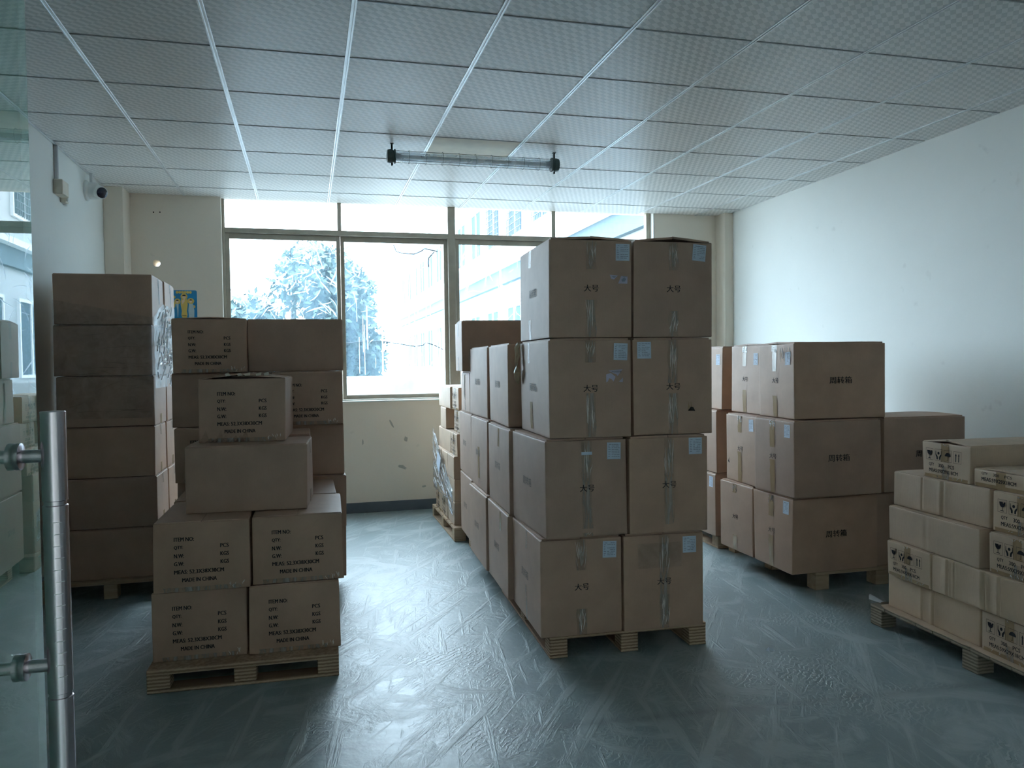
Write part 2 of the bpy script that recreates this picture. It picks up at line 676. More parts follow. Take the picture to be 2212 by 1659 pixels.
# ceiling: backing slab, tiles and bars
b = MB().box(XL-.15, 4.4, .02, 7.4, CEIL+.03, CEIL+.18)
ceil = structure(b.build('ceiling', M['wall']), 'suspended ceiling of woven pattern tiles in aluminium bars')
GX = [-.990+.6*k for k in range(-1, 10)]
GY = [3.208+.6*k for k in range(-5, 8)]
me_t = MB().box(-.291, .291, -.294, .294, 0, .008, .003).mesh('ceiling_tile')
for ix in range(-1, 9):
    for iy in range(-5, 7):
        xa, xb = -.990+.6*ix, -.990+.6*(ix+1)
        ya, yb = 3.208+.6*iy, 3.208+.6*(iy+1)
        xa, xb = max(xa, XL), min(xb, 4.12)
        ya, yb = max(ya, YF), min(yb, YB if (xa+xb)/2 < WX0 or (xa+xb)/2 > WX1 else 7.24)
        if xb-xa < .04 or yb-ya < .04:
            continue
        plain = (ix == 3 and iy == 3)
        if xb-xa > .59 and yb-ya > .59 and not plain:
            o = put('ceiling_tile', me_t, M['tile'], ceil, ((xa+xb)/2, (ya+yb)/2, CEIL-.0005))
        else:
            hx, hy = (xb-xa)/2-.009, (yb-ya)/2-.006
            o = MB().box(-hx, hx, -hy, hy, 0, .008, .003).build('ceiling_tile', M['tile_plain'] if plain else M['tile'], ceil, ((xa+xb)/2, (ya+yb)/2, CEIL+.004 if plain else CEIL-.0005))
            if plain:
                o['label'] = 'plain cream replacement tile'
for k in range(0, 9):
    x = -.990+.6*k
    ye = 7.24 if WX0 < x < WX1 else YB
    b = MB()
    b.box(x-.0115, x-.003, YF, ye, CEIL-.005, CEIL+.006, .001)
    b.box(x+.003, x+.0115, YF, ye, CEIL-.005, CEIL+.006, .001)
    b.box(x-.003, x+.003, YF, ye, CEIL+.001, CEIL+.006)
    b.build('ceiling_bar', M['bar'], ceil)
for k in range(-5, 7):
    y = 3.208+.6*k
    b = MB()
    xs = [XL]+[-.990+.6*j for j in range(0, 9)]+[xr(y)]
    for xa, xb in zip(xs, xs[1:]):
        b.box(xa+(.012 if xa > XL else 0), xb-.012, y-.0055, y-.0012, CEIL-.004, CEIL+.004, .001)
        b.box(xa+(.012 if xa > XL else 0), xb-.012, y+.0012, y+.0055, CEIL-.002, CEIL+.004, .001)
    b.build('ceiling_cross_bar', M['bar_dark'], ceil)
b = MB().box(XL, XL+.012, YF, 6.9, CEIL-.012, CEIL, .002)
b.build('edge_trim', M['bar'], ceil)

# ---------------------------------------------------------------- window
WY = 7.25
win = empty('window_1', (0, 0, 0))
structure(win, 'wide aluminium window of four bays with sliding panes under fixed lights')


def wbox(name, x0, x1, z0, z1, y0=WY-.03, y1=WY+.03, mat='alu', par=None, bev=.003):
    return MB().box(x0, x1, y0, y1, z0, z1, bev).build(name, M[mat], par or win)


ZT = CEIL+.02
wbox('frame_jamb', WX0+.001, WX0+.022, SILL, ZT)
wbox('frame_jamb', 3.305, 3.349, SILL, ZT)
wbox('reveal_panel', 3.349, WX1-.001, SILL, ZT, YB+.001, WY+.05, 'wall')
wbox('frame_sill', WX0+.022, 3.305, SILL+.001, SILL+.026, WY-.045)
wbox('mullion', 1.290, 1.360, SILL+.026, ZT, WY-.04, WY+.04)
wbox('mullion', .283, .318, 2.556, ZT)
wbox('mullion', 2.312, 2.351, 2.556, ZT)
wbox('transom_bar', WX0+.022, 1.290, 2.512, 2.556, WY-.045, WY+.035)
wbox('transom_bar', 1.360, 3.305, 2.512, 2.556, WY-.045, WY+.035)
for xa, xb in ((WX0+.022, .283), (.318, 1.290), (1.360, 2.312), (2.351, 3.305)):
    MB().box(xa, xb, WY-.002, WY+.002, 2.556, ZT).build('fixed_pane', M['pane'], win)
rnd = random.Random(4)


def wrinkles(n, x0, x1, z0, z1, y, rnd, lmin=.05, lmax=.22, bias=None):
    b = MB()
    for k in range(n):
        cx, cz = rnd.uniform(x0, x1), rnd.uniform(z0, z1)
        if bias and not bias(cx, cz):
            continue
        L = rnd.uniform(lmin, lmax)*rnd.uniform(.5, 1)
        w = rnd.uniform(.003, .010)*(.5+L*4)
        a = rnd.gauss(.9, .7) if rnd.random() < .5 else rnd.uniform(0, PI)
        cv = rnd.uniform(-.25, .25)
        seg = 5
        prev = None
        for j in range(seg+1):
            t = j/seg-.5
            px = cx+math.cos(a)*t*L-math.sin(a)*cv*L*(t*t)*2
            pz = cz+math.sin(a)*t*L+math.cos(a)*cv*L*(t*t)*2
            ww = w*(1-(2*t)**2)*.5+.0004
            nx, nz_ = -math.sin(a)*ww, math.cos(a)*ww
            px = min(max(px, x0+.005), x1-.005)
            pz = min(max(pz, z0+.005), z1-.005)
            cur = ((px+nx, y, pz+nz_), (px, y-.006*(1-(2*t)**2), pz), (px-nx, y, pz-nz_))
            if prev:
                b.quad(prev[0], cur[0], cur[1], prev[1])
                b.quad(prev[1], cur[1], cur[2], prev[2])
            prev = cur
    return b


SASH = [(WX0+.022, .305, -.012), (.305, 1.290, .012), (1.360, 2.34, -.012), (2.34, 3.305, .012)]
for k, (xa, xb, dy) in enumerate(SASH):
    z0, z1 = SILL+.027, 2.511
    st = .036
    y = WY+dy
    s1 = MB()
    s1.box(xa+.001, xa+st, y-.011, y+.011, z0, z1, .002)
    s1.box(xb-st, xb-.001, y-.011, y+.011, z0, z1, .002)
    s1.box(xa+st, xb-st, y-.011, y+.011, z0, z0+st, .002)
    s1.box(xa+st, xb-st, y-.011, y+.011, z1-st-.012, z1, .002)
    so = s1.build('sliding_sash', M['alu'], win)
    MB().box(xa+st, xb-st, y-.002, y+.002, z0+st, z1-st-.012).build('pane', M['pane_dirty'], so)
    nw = (190, 110, 130, 90)[k]
    bias = None
    if k == 1:
        def bias(x, z): return (z > 1.75 and x < .62) or rnd.random() < .28
    wr = wrinkles(nw, xa+st, xb-st, z0+st, z1-st-.012, y-.006, rnd, bias=bias)
    if k == 1:
        for j in range(26):      # long vertical runs of peeled film
            px = rnd.uniform(.42, 1.22)
            za = rnd.uniform(1.10, 1.8)
            zb = za+rnd.uniform(.15, .6)
            w = rnd.uniform(.002, .008)
            wr.quad((px-w, y-.006, za), (px+w, y-.006, za), (px+w*.6, y-.006, min(zb, 2.4)), (px-w*.6, y-.006, min(zb, 2.4)))
    w_o = wr.build('film_wrinkles', M['fold'], so, fix=False)
    w_o['kind'] = 'stuff'

# loose wires hanging across the second pane, outside the glass
WIRES = [('thin dark wire sagging across the top of the tall second pane', [(.79, 2.455), (.815, 2.39), (.88, 2.375), (.98, 2.37), (1.05, 2.40), (1.08, 2.425), (1.20, 2.40)]),
         ('short dark wire dangling beside the window post', [(1.17, 2.395), (1.12, 2.34), (1.11, 2.29), (1.118, 2.25)]),
         ('long dark wire crossing the lower half of the second pane', [(.335, 1.54), (.48, 1.556), (.66, 1.56), (.82, 1.535), (.98, 1.508), (1.05, 1.520), (1.08, 1.545), (1.15, 1.522), (1.24, 1.478)])]
for lab, pts in WIRES:
    yy = WY+.031
    o = MB().tube([(x, yy, z) for x, z in pts], .0055, 6).build('loose_wire', M['wire'], smooth=True)
    tag(o, lab, 'wire')

# ---------------------------------------------------------------- outside
b = MB()
b.quad((-60, 7.4, -3.4), (60, 7.4, -3.4), (60, 120, -3.4), (-60, 120, -3.4))
structure(b.build('ground', M['concrete'], fix=False), 'pale concrete yard outside')
b = MB().box(XL-2, 12, 7.385, 7.45, -3.4, 0)
structure(b.build('wall_outside', M['facade']), 'outer face of the building below the window')
b = MB().box(-14, 5.0, 13.2, 13.4, -3.4, 1.15, .02)
structure(b.build('wall_yard', M['yard_wall']), 'pale yard wall beyond the window')

FX = 5.2
bld = empty('tiled_building', (FX, 10, -3.4))
tag(bld, 'white tiled building wing with barred windows seen through the window panes', 'building')


def bb(name, y0, y1, z0, z1, x0, x1, mat, par=None, bev=0):
    p = par if par is not None else bld
    return MB().box(x0-FX, x1-FX, y0-10, y1-10, z0+3.4, z1+3.4, bev).build(name, M[mat], p)


bb('wall', 8.2, 44, -3.4, 6.5, FX, FX+7, 'facade')
bb('band', 8.2, 44, 3.45, 3.85, FX-.12, FX, 'facade_band')
bb('ledge', 8.2, 44, 3.85, 3.98, FX-.3, FX, 'far_white')
bb('ledge', 8.2, 44, .55, .7, FX-.2, FX, 'far_white')
bb('eave', 8.0, 44.2, 6.5, 6.8, FX-.5, FX+7.2, 'far_white')
for z0, z1, st in ((1.15, 2.85, 0), (4.55, 6.05, 1)):
    y = 9.2 if st == 0 else 9.0
    k = 0
    while y < 42:
        wd = 1.5
        f = MB()
        f.box(-.06, .0, 0, wd, 0, .07)
        f.box(-.06, .0, 0, wd, z1-z0-.07, z1-z0)
        f.box(-.06, .0, 0, .07, .07, z1-z0-.07)
        f.box(-.06, .0, wd-.07, wd, .07, z1-z0-.07)
        f.box(-.06, .0, wd/2-.035, wd/2+.035, .07, z1-z0-.07)
        fo = f.build('window_frame', M['far_white'], bld, (0, y-10, z0+3.4))
        MB().box(-.03, -.02, .07, wd-.07, .07, z1-z0-.07).build('pane', M['far_glass'], fo)
        if st == 1 and y < 22:
            gr = MB()
            for q in range(1, 12):
                gr.box(-.11, -.095, wd*q/12-.008, wd*q/12+.008, .03, z1-z0-.03)
            for q in range(1, 9):
                gr.box(-.115, -.1, 0, wd, (z1-z0)*q/9-.008, (z1-z0)*q/9+.008)
            gr.build('window_grille', M['far_grille'], fo)
        y += 2.35
        k += 1
for y in (11.0, 15.7, 20.4):
    MB().tube([(-.1, y-10, 3.4), (-.1, y-10, 9.9)], .055, 10).build('drain_pipe', M['far_white'], bld)


def tree(x, y, h, rx, rz, n, seed, label, leaf=.16):
    rn = random.Random(seed)
    t = empty('leafy_tree', (x, y, -3.4))
    tag(t, label, 'tree', 'trees in the yard')
    b = MB()
    b.tube([(0, 0, 0), (.06, .02, h*.35), (-.05, .05, h*.6), (.05, 0, h*.85)], [.16, .12, .08, .03], 8)
    for k in range(7):
        a = rn.uniform(0, 2*PI)
        z = h*rn.uniform(.35, .7)
        q = rx*rn.uniform(.5, .9)
        b.tube([(0, 0, z), (math.cos(a)*q*.5, math.sin(a)*q*.5, z+rz*.3), (math.cos(a)*q, math.sin(a)*q, z+rz*.5)], [.05, .03, .012], 5)
    b.build('trunk', M['bark'], t, smooth=True)
    b = MB()
    blobs = []
    for k in range(26):
        a = rn.uniform(0, 2*PI)
        q = math.sqrt(rn.random())
        blobs.append((math.cos(a)*q*rx*.8, math.sin(a)*q*rx*.8, h*.62+rn.uniform(-1, 1)*rz*.75*math.sqrt(max(.05, 1-q*q)), rn.uniform(.28, .5)*rx))
    for k in range(n):
        bx, by, bz, br = rn.choice(blobs)
        d = Vector((rn.gauss(0, 1), rn.gauss(0, 1), rn.gauss(0, 1))).normalized()*br*rn.uniform(.6, 1)
        p = Vector((bx, by, bz))+d
        u = Vector((rn.gauss(0, 1), rn.gauss(0, 1), rn.gauss(0, 1)-.6)).normalized()
        w = u.orthogonal().normalized()
        L = leaf*rn.uniform(.6, 1.3)
        b.quad(p, p+u*L*.5+w*L*.28, p+u*L, p+u*L*.5-w*L*.28)
    f = b.build('foliage', M['leaf'], t, fix=False)
    f['kind'] = 'stuff'


tree(-.25, 16.0, 8.1, 1.55, 2.6, 15000, 3, 'dense dark green tree behind the middle of the first pane')
tree(-1.75, 20.5, 6.8, 1.6, 2.0, 9000, 5, 'lower bushy tree behind the left edge of the first pane')
tree(1.35, 24.0, 8.6, 1.25, 2.8, 9000, 8, 'green tree between the yard wall and the tiled building')

# ---------------------------------------------------------------- text cache
_txt = {}


def text_geo(s, bold=.0):
    key = (s, bold)
    if key in _txt:
        return _txt[key]
    c = bpy.data.curves.new('t', 'FONT')
    c.body = s
    c.resolution_u = 2
    c.offset = bold
    o = bpy.data.objects.new('t', c)
    COL.objects.link(o)
    bpy.context.view_layer.update()
    me = bpy.data.meshes.new_from_object(o.evaluated_get(bpy.context.evaluated_depsgraph_get()))
    vs = [(v.co.x, v.co.y) for v in me.vertices]
    fs = [tuple(p.vertices) for p in me.polygons]
    bpy.data.objects.remove(o)
    bpy.data.curves.remove(c)
    bpy.data.meshes.remove(me)
    xs = [v[0] for v in vs]
    ys = [v[1] for v in vs]
    x0, x1, y0, y1 = min(xs), max(xs), min(ys), max(ys)
    vs = [((x-x0)/(x1-x0), (y-y0)/(y1-y0)) for x, y in vs]
    _txt[key] = (vs, fs)
    return _txt[key]


class Flat:
    """2-D drawing on a face: polygons in (u, v) metres"""
    def __init__(s):
        s.v, s.f = [], []

    def poly(s, pts):
        i = len(s.v)
        s.v += list(pts)
        s.f.append(tuple(range(i, i+len(pts))))
        return s

    def rect(s, u0, u1, v0, v1):
        return s.poly([(u0, v0), (u1, v0), (u1, v1), (u0, v1)])

    def text(s, t, u, v, w, h, bold=0.0, center=False):
        vs, fs = text_geo(t, 0.0)
        if center:
            u, v = u-w/2, v-h/2
        for dx in ((-bold, 0, bold) if bold > 0 else (0,)):      # struck three times for a bold stencil weight
            i = len(s.v)
            s.v += [(u+dx*h+a*w, v+b_*h) for a, b_ in vs]
            s.f += [tuple(i+k for k in f) for f in fs]
        return s

    def disc(s, u, v, r, a0=0, a1=2*PI, n=14, sy=1.0):
        return s.poly([(u+r*math.cos(a0+(a1-a0)*k/n), v+sy*r*math.sin(a0+(a1-a0)*k/n)) for k in range(n+(1 if a1-a0 < 2*PI-.01 else 0))])


def print_item():
    f = Flat()
    x0 = -.19
    for t, u, v, w in (('ITEM NO:', .081, .225, .078), ('QTY:', .081, .190, .035), ('N.W:', .081, .155, .038), ('G.W:', .081, .121, .038), ('MEAS: 52.3X38X30CM', .081, .086, .195),
                       ('MADE IN CHINA', .112, .051, .135), ('PCS', .264, .190, .033), ('KGS', .264, .155, .033), ('KGS', .264, .121, .033)):
        f.text(t, x0+u, v-.0085, w, .0170, .045)
    return f


def print_icons(ht=.173, cut=None):
    f = Flat()
    o = -.145
    if cut is None:
        for k in range(4):
            u = o+.026+.0565*k
            w, v0, v1 = .046, .082, .136
            t = .0012
            f.rect(u, u+w, v0, v0+t).rect(u, u+w, v1-t, v1).rect(u, u+t, v0+t, v1-t).rect(u+w-t, u+w, v0+t, v1-t)
            c = u+w/2
            if k == 0:      # goblet
                f.poly([(c-.016, .126), (c-.013, .112), (c-.006, .105), (c+.006, .105), (c+.013, .112), (c+.016, .126), (c+.008, .126), (c+.005, .119), (c+.002, .126)])
                f.rect(c-.0016, c+.0016, .091, .105)
                f.rect(c-.009, c+.009, .088, .091)
            elif k == 1:    # hands
                for s_ in (-1, 1):
                    pts = [(c+s_*.018, .128), (c+s_*.0185, .108), (c+s_*.013, .098), (c+s_*.012, .088), (c+s_*.004, .088), (c+s_*.004, .100), (c+s_*.009, .108), (c+s_*.0145, .112), (c+s_*.0155, .128)]
                    f.poly(pts if s_ < 0 else pts[::-1])
                f.disc(c, .1175, .0068, n=10)
            elif k == 2:    # umbrella
                f.disc(c, .108, .0175, 0, PI, 12, .95)
                f.rect(c-.001, c+.001, .091, .108)
                f.rect(c-.006, c+.001, .0895, .0912)
            else:           # two arrows
                for s_ in (-1, 1):
                    q = c+s_*.0085
                    f.rect(q-.0025, q+.0025, .089, .116)
                    f.poly([(q-.005, .116), (q+.005, .116), (q, .129)])
    h = .0165
    for t, u, w in (('QTY', .044, .032), ('300', .105, .031), ('PCS', .164, .036)):
        if cut is None:
            f.text(t, o+u, .053, w, h, .035)
    f.text('MEAS:59X29X18CM', o+.044, .027, .178, h, .035)
    return f


PRINT = {
    'big': lambda: Flat().text('大号', 0, .222, .068, .031, .018, True),
    'crate': lambda: Flat().text('周转箱', 0, .222, .142, .041, .014, True),
    'item': print_item,
    'icons': print_icons,
}


# ---------------------------------------------------------------- cartons
class Carton:
    def __init__(s, x, y, z, rz, dims, label, group, seed, mat='card', bulge=.004, warp=.003, creases=(), flap=.009, peak=0.0, name='carton', fcorner=True, cat='carton', lie=False):
        w, d, h = dims
        s.w, s.d, s.h = w, d, h-flap
        s.flap, s.peak = flap, peak
        s.b, s.cre = bulge, creases
        s.rn = random.Random(seed)
        s.c = {(i, j, k): Vector((s.rn.uniform(-warp, warp), s.rn.uniform(-warp, warp), s.rn.uniform(-warp, 0)*.6 if k else 0)) for i in (0, 1) for j in (0, 1) for k in (0, 1)}
        c_, s_ = math.cos(rz), math.sin(rz)
        cx, cy = x+c_*w/2-s_*d/2, y+s_*w/2+c_*d/2
        s.o = tag(empty(name, (cx, cy, z), rz), label, cat, group)
        s.mat = M[mat]
        s.body()
        if flap > 0:
            s.flaps()

    def tri(s, p):
        a, b_, g = min(1, max(0, p.x/s.w+.5)), min(1, max(0, p.y/s.d+.5)), min(1, max(0, p.z/s.h))
        q = Vector((0, 0, 0))
        for (i, j, k), v in s.c.items():
            q += v*((a if i else 1-a)*(b_ if j else 1-b_)*(g if k else 1-g))
        return p+q

    def bul(s, face, u, v):
        W_ = s.w if face in 'FBTD' else s.d
        H_ = s.d if face in 'TD' else s.h
        un = u/W_+.5
        vn = v/H_ if face not in 'TD' else v/H_+.5
        un, vn = min(1, max(0, un)), min(1, max(0, vn))
        q = s.b*math.sin(PI*un)*math.sin(PI*vn)
        if face in 'TD':
            return 0.0
        for fc, cu, dep, wd in s.cre:
            if fc == face:
                t = (u-cu)/wd
                q += -dep*math.exp(-t*t)*(.6+.4*math.sin(PI*vn)) + dep*.6*math.exp(-((abs(t)-2.2)**2))
        return q

    def pt(s, face, u, v, off=0.0):
        n_ = s.bul(face, u, v)+off
        if face == 'F':
            p = Vector((u, -s.d/2-n_, v))
        elif face == 'B':
            p = Vector((-u, s.d/2+n_, v))
        elif face == 'L':
            p = Vector((-s.w/2-n_, -u, v))
        elif face == 'R':
            p = Vector((s.w/2+n_, u, v))
        elif face == 'T':
            p = Vector((u, v, s.h+n_))
        else:
            p = Vector((u, v, -n_))
        return s.tri(p)

    def axis(s, L, faces):
        r = .0035
        pos = [-L/2, -L/2+r*.35, -L/2+r, -L/2+r+.007]
        n = max(3, int(L/.09))
        pos += [-L/2+r+(L-2*r)*k/n for k in range(1, n)]
        for fc, cu, dep, wd in s.cre:
            if fc in faces:
                pos += [cu+wd*t for t in (-3.2, -2.2, -1.4, -.7, 0, .7, 1.4, 2.2, 3.2)]
        pos += [L/2-r-.007, L/2-r, L/2-r*.35, L/2]
        return sorted(set(round(p, 5) for p in pos))

    def body(s):
        r = .0035
        sx = -1 if any(f == 'B' for f, *_ in s.cre) else 1
        X, Y = s.axis(s.w, 'FB'), [(-q) for q in reversed(s.axis(s.d, 'LR'))]
        Z = [z+s.h/2 for z in s.axis(s.h, '')]
        b = MB()
        idx = {}

        def vert(face, x, y, z):
            key = (round(x, 5), round(y, 5), round(z, 5))
            if key in idx:
                return idx[key]
            c = Vector((min(max(x, -s.w/2+r), s.w/2-r), min(max(y, -s.d/2+r), s.d/2-r), min(max(z, r), s.h-r)))
            p = Vector((x, y, z))
            dlt = p-c
            if dlt.length > 1e-9:
                mx = max(abs(dlt.x), abs(dlt.y), abs(dlt.z))
                p = c+dlt.normalized()*(r if mx > r*.99 else mx)
            u, v = {'F': (x, z), 'B': (-x, z), 'L': (-y, z), 'R': (y, z), 'T': (x, y), 'D': (x, y)}[face]
            n_ = s.bul(face, u, v)
            p = p+{'F': Vector((0, -1, 0)), 'B': Vector((0, 1, 0)), 'L': Vector((-1, 0, 0)), 'R': Vector((1, 0, 0)), 'T': Vector((0, 0, 1)), 'D': Vector((0, 0, -1))}[face]*n_
            idx[key] = len(b.v)
            b.v.append(s.tri(p))
            return idx[key]

        def grid(face, A, B, f):
            for a0, a1 in zip(A, A[1:]):
                for b0, b1 in zip(B, B[1:]):
                    b.f.append((vert(face, *f(a0, b0)), vert(face, *f(a1, b0)), vert(face, *f(a1, b1)), vert(face, *f(a0, b1))))
        grid('F', X, Z, lambda a, c: (a, -s.d/2, c))
        grid('B', X[::-1], Z, lambda a, c: (a, s.d/2, c))
        grid('L', Y[::-1], Z, lambda a, c: (-s.w/2, a, c))
        grid('R', Y, Z, lambda a, c: (s.w/2, a, c))
        grid('T', X, Y, lambda a, c: (a, c, s.h))
        grid('D', X, Y[::-1], lambda a, c: (a, c, 0))
        o = b.build('body', s.mat, s.o, fix=False)
        for p in o.data.polygons:
            p.use_smooth = True

    def flaps(s):
        along_x = s.w >= s.d
        L, H = (s.w, s.d/2) if along_x else (s.d, s.w/2)
        for sg in (-1, 1):
            b = MB()
            N = 6
            pk = s.peak*s.rn.uniform(.7, 1.1)
            rows = []
            for k in range(N+1):
                ins = .010 if s.flap > .008 else .004
                a = -L/2+ins+(L-2*ins)*k/N
                lift = pk*(.55+.45*abs(2*k/N-1)) + s.rn.uniform(0, .0008)
                row = []
                for q in (0, .5, 1):
                    cc = sg*(H-ins)*(1-q)+sg*.0012*q
                    for top in (0, 1):
                        z = s.h-.001+lift*q+(s.flap+.001 if top else 0)-(.0015 if q == 0 and top else 0)
                        row.append(s.tri(Vector((a, cc, min(z, s.h))) if along_x else Vector((cc, a, min(z, s.h))))+Vector((0, 0, max(0, z-s.h))))
                rows.append(row)
            base = len(b.v)
            for row in rows:
                b.v += row
            for k in range(N):
                o0, o1 = base+6*k, base+6*(k+1)
                for q in (0, 2):
                    b.f.append((o0+q, o1+q, o1+q+2, o0+q+2))
                    b.f.append((o0+q+1, o0+q+3, o1+q+3, o1+q+1))
                b.f.append((o0, o0+1, o1+1, o1))
                b.f.append((o0+4, o1+4, o1+5, o0+5))
            for o0, fl in ((base, 0), (base+6*N, 1)):
                b.f.append((o0, o0+2, o0+3, o0+1))
                b.f.append((o0+2, o0+4, o0+5, o0+3))
            b.build('flap', s.mat, s.o)

    def decal(s, name, face, flat, mat, off=.0009, du=0.0, dv=0.0, rot=0.0, parent=None, label=None):
        me = bpy.data.meshes.new(name)
        vs = []
        cr, sr = math.cos(rot), math.sin(rot)
        for u, v in flat.v:
            uu, vv = u*cr-v*sr+du, u*sr+v*cr+dv
            vs.append(tuple(s.pt(face, uu, vv, off)))
        me.from_pydata(vs, [], flat.f)
        o = put(name, me, M[mat], parent or s.o)
        if label:
            o['label'] = label
        return o

    def text(s, face, kind, ink='ink', du=0.0, dv=0.0):
        return s.decal('printed_text', face, PRINT[kind](), ink, off=.0022, du=du, dv=dv)

    def strip(s, face, u, v0, v1, w=.048, mat='clear_tape', wob=.004, off=.0014, label=None):
        n = max(2, int(abs(v1-v0)/.03))
        f = Flat()
        L, R_ = [], []
        for k in range(n+1):
            v = v0+(v1-v0)*k/n
            L.append((u-w/2+s.rn.uniform(-wob, wob), v))
            R_.append((u+w/2+s.rn.uniform(-wob, wob), v))
        for k in range(n):
            mid0, mid1 = ((L[k][0]+R_[k][0])/2, L[k][1]), ((L[k+1][0]+R_[k+1][0])/2, L[k+1][1])
            f.poly([L[k], mid0, mid1, L[k+1]])
            f.poly([mid0, R_[k], R_[k+1], mid1])
        return s.decal('tape_strip', face, f, mat, off, label=label)

    def streaks(s, face, u, v0, v1, n=7, w=.040, mat='fold_tape'):
        """raised pale creases where the tape has bunched up"""
        b = MB()
        for k in range(n):
            uu = u+s.rn.uniform(-w/2, w/2)
            va = s.rn.uniform(v0, v0+(v1-v0)*.6)
            vb = min(v1, va+s.rn.uniform(.3, .8)*(v1-v0))
            sl = s.rn.uniform(-.012, .012)
            t = s.rn.uniform(.0008, .0022)
            m_ = 4
            pr = None
            for j in range(m_+1):
                q = j/m_
                v = va+(vb-va)*q
                c = uu+sl*q+s.rn.uniform(-.002, .002)
                tt = t*(1-abs(2*q-1)*.8)
                cur = (s.pt(face, c-tt, v, .0016), s.pt(face, c, v, .0027), s.pt(face, c+tt, v, .0016))
                if pr:
                    b.quad(pr[0], pr[1], cur[1], cur[0])
                    b.quad(pr[1], pr[2], cur[2], cur[1])
                pr = cur
        return tag(b.build('tape_crease', M[mat], s.o, fix=False), kind='stuff')

    def paper(s, face, u, v, w=.066, h=.076, rot=0.0, bent=False):
        f = Flat()
        for k in range(4):
            f.rect(-w/2, w/2, -h/2+h*k/4, -h/2+h*(k+1)/4)
        o = s.decal('paper_label', face, f, 'paper', .0016, u, v, rot)
        f = Flat()
        rn = s.rn
        for k in range(8):
            vv = h/2-h*(k+1.2)/9.6
            a = -w/2+.005+(.004 if k == 0 else 0)
            f.rect(a, a+rn.uniform(.006, .012), vv, vv+.0022)
            q = -w/2+.022
            while q < w/2-.01:
                e = min(w/2-.006, q+rn.uniform(.006, .018))
                if rn.random() < .8:
                    f.rect(q, e, vv, vv+.0022)
                q = e+.002
        f.rect(-w/2+.003, w/2-.003, h/2-.010, h/2-.0094)
        s.decal('printed_text', face, f, 'ink_lab', .0024, u, v, rot, parent=o)
        return o

    def torn(s, face, polys, label='torn remains of a white sticker'):
        f = Flat()
        for p in polys:
            f.poly(p)
        o = s.decal('torn_sticker', face, f, 'sticker', .0015, label=label)
        return o




def film_crease():
    g = G('shiny_film_crease')
    p = g.pbsdf((.80, .84, .87), .2, 0, .8)
    t = g.n('BsdfTranslucent', Color=(.85, .9, .95, 1))
    return g.done(g.n('MixShader', _0=.45, _1=p, _2=t))


M['film_bright'] = film_crease()
M['fold_tape'] = simple('tape_crease_gloss', (.74, .70, .66), .3)
M['ink_lab'] = simple('label_ink', (.22, .25, .33), .7)
GA, GB, GC = (.383, .523, .298), (.386, .575, .447), (.29, .59, .173)
sd = [100]


def nseed():
    sd[0] += 1
    return sd[0]


# central stack ------------------------------------------------------------
GRP = 'large cartons of the central stack'
P0, PB = .106, .449


def big(x, y, row, rz, label, front=True, left=True, dims=GB, top=0, z=None, peak=0.0, group=GRP, lab=(.125, .385, 0.0), tape=(.29, .15), strk=True, **kw):
    c = Carton(x, y, P0+PB*(row-1) if z is None else z, rz, dims, label, group, nseed(), peak=peak, **kw)
    h = c.h
    if front:
        c.text('F', 'big')
        if tape[0] is not None:
            c.strip('F', 0, h-tape[0], h-.002)
            if strk:
                c.streaks('F', 0, max(h-tape[0], .250), h-.01, 8)
        if tape[1]:
            c.strip('F', 0, .003, tape[1])
            if strk:
                c.streaks('F', 0, .01, min(tape[1], .19), 7)
        if lab:
            c.paper('F', lab[0], lab[1], rot=lab[2])
    if left:
        c.text('L', 'crate', 'ink_faint')
    return c


c = big(.987, 3.312, 1, -.047, 'large carton at the bottom left of the central stack front', tape=(.14, .12), lab=(.135, .385, -.03))
c.strip('L', .02, .0, .17, .03)
c.strip('L', .03, c.h-.09, c.h-.002, .03)
c = big(1.381, 3.287, 1, -.055, 'large carton, bottom right of the central stack front, pale patch above its characters', tape=(.42, .16), lab=(.125, .385, .0))
f = Flat()
for k in range(3):
    f.rect(-.125+.07*k, -.055+.07*k, .285, .40)
c.decal('wiped_patch', 'F', f, 'film', .0011)
c = big(1.009, 3.288, 2, -.010, 'large carton in the central stack with a white stitched tag on its front tape', tape=(.40, .02), lab=(.133, .385, -.03))
f = Flat().rect(-.025, .026, .372, .386)
c.decal('stitched_tag', 'F', f, 'paper', .0052, label='narrow white stitched tag')
c = big(1.402, 3.270, 2, -.045, 'large carton right of the one with the stitched tag, tape crossing its characters', tape=(.40, .0), lab=(.132, .395, .0))
c = big(1.030, 3.288, 3, -.054, 'large carton with torn sticker bits and a tape wad hanging at its left', tape=(.10, .20), lab=(.143, .385, -.04))
c.torn('F', [[(.085, .300), (.152, .306), (.128, .275), (.122, .283), (.098, .292)], [(.073, .283), (.095, .290), (.118, .272), (.108, .250), (.098, .262), (.088, .266), (.080, .250), (.073, .248)], [(.133, .249), (.153, .268), (.153, .247)]])
c.decal('printed_text', 'F', Flat().text('NO:0318', .10, .291, .045, .008, .01), 'ink', .0024)
c.strip('L', -.09, c.h-.10, c.h-.002, .045, 'clear_tape')
c.strip('L', -.05, .02, .15, .05, 'brown_tape')
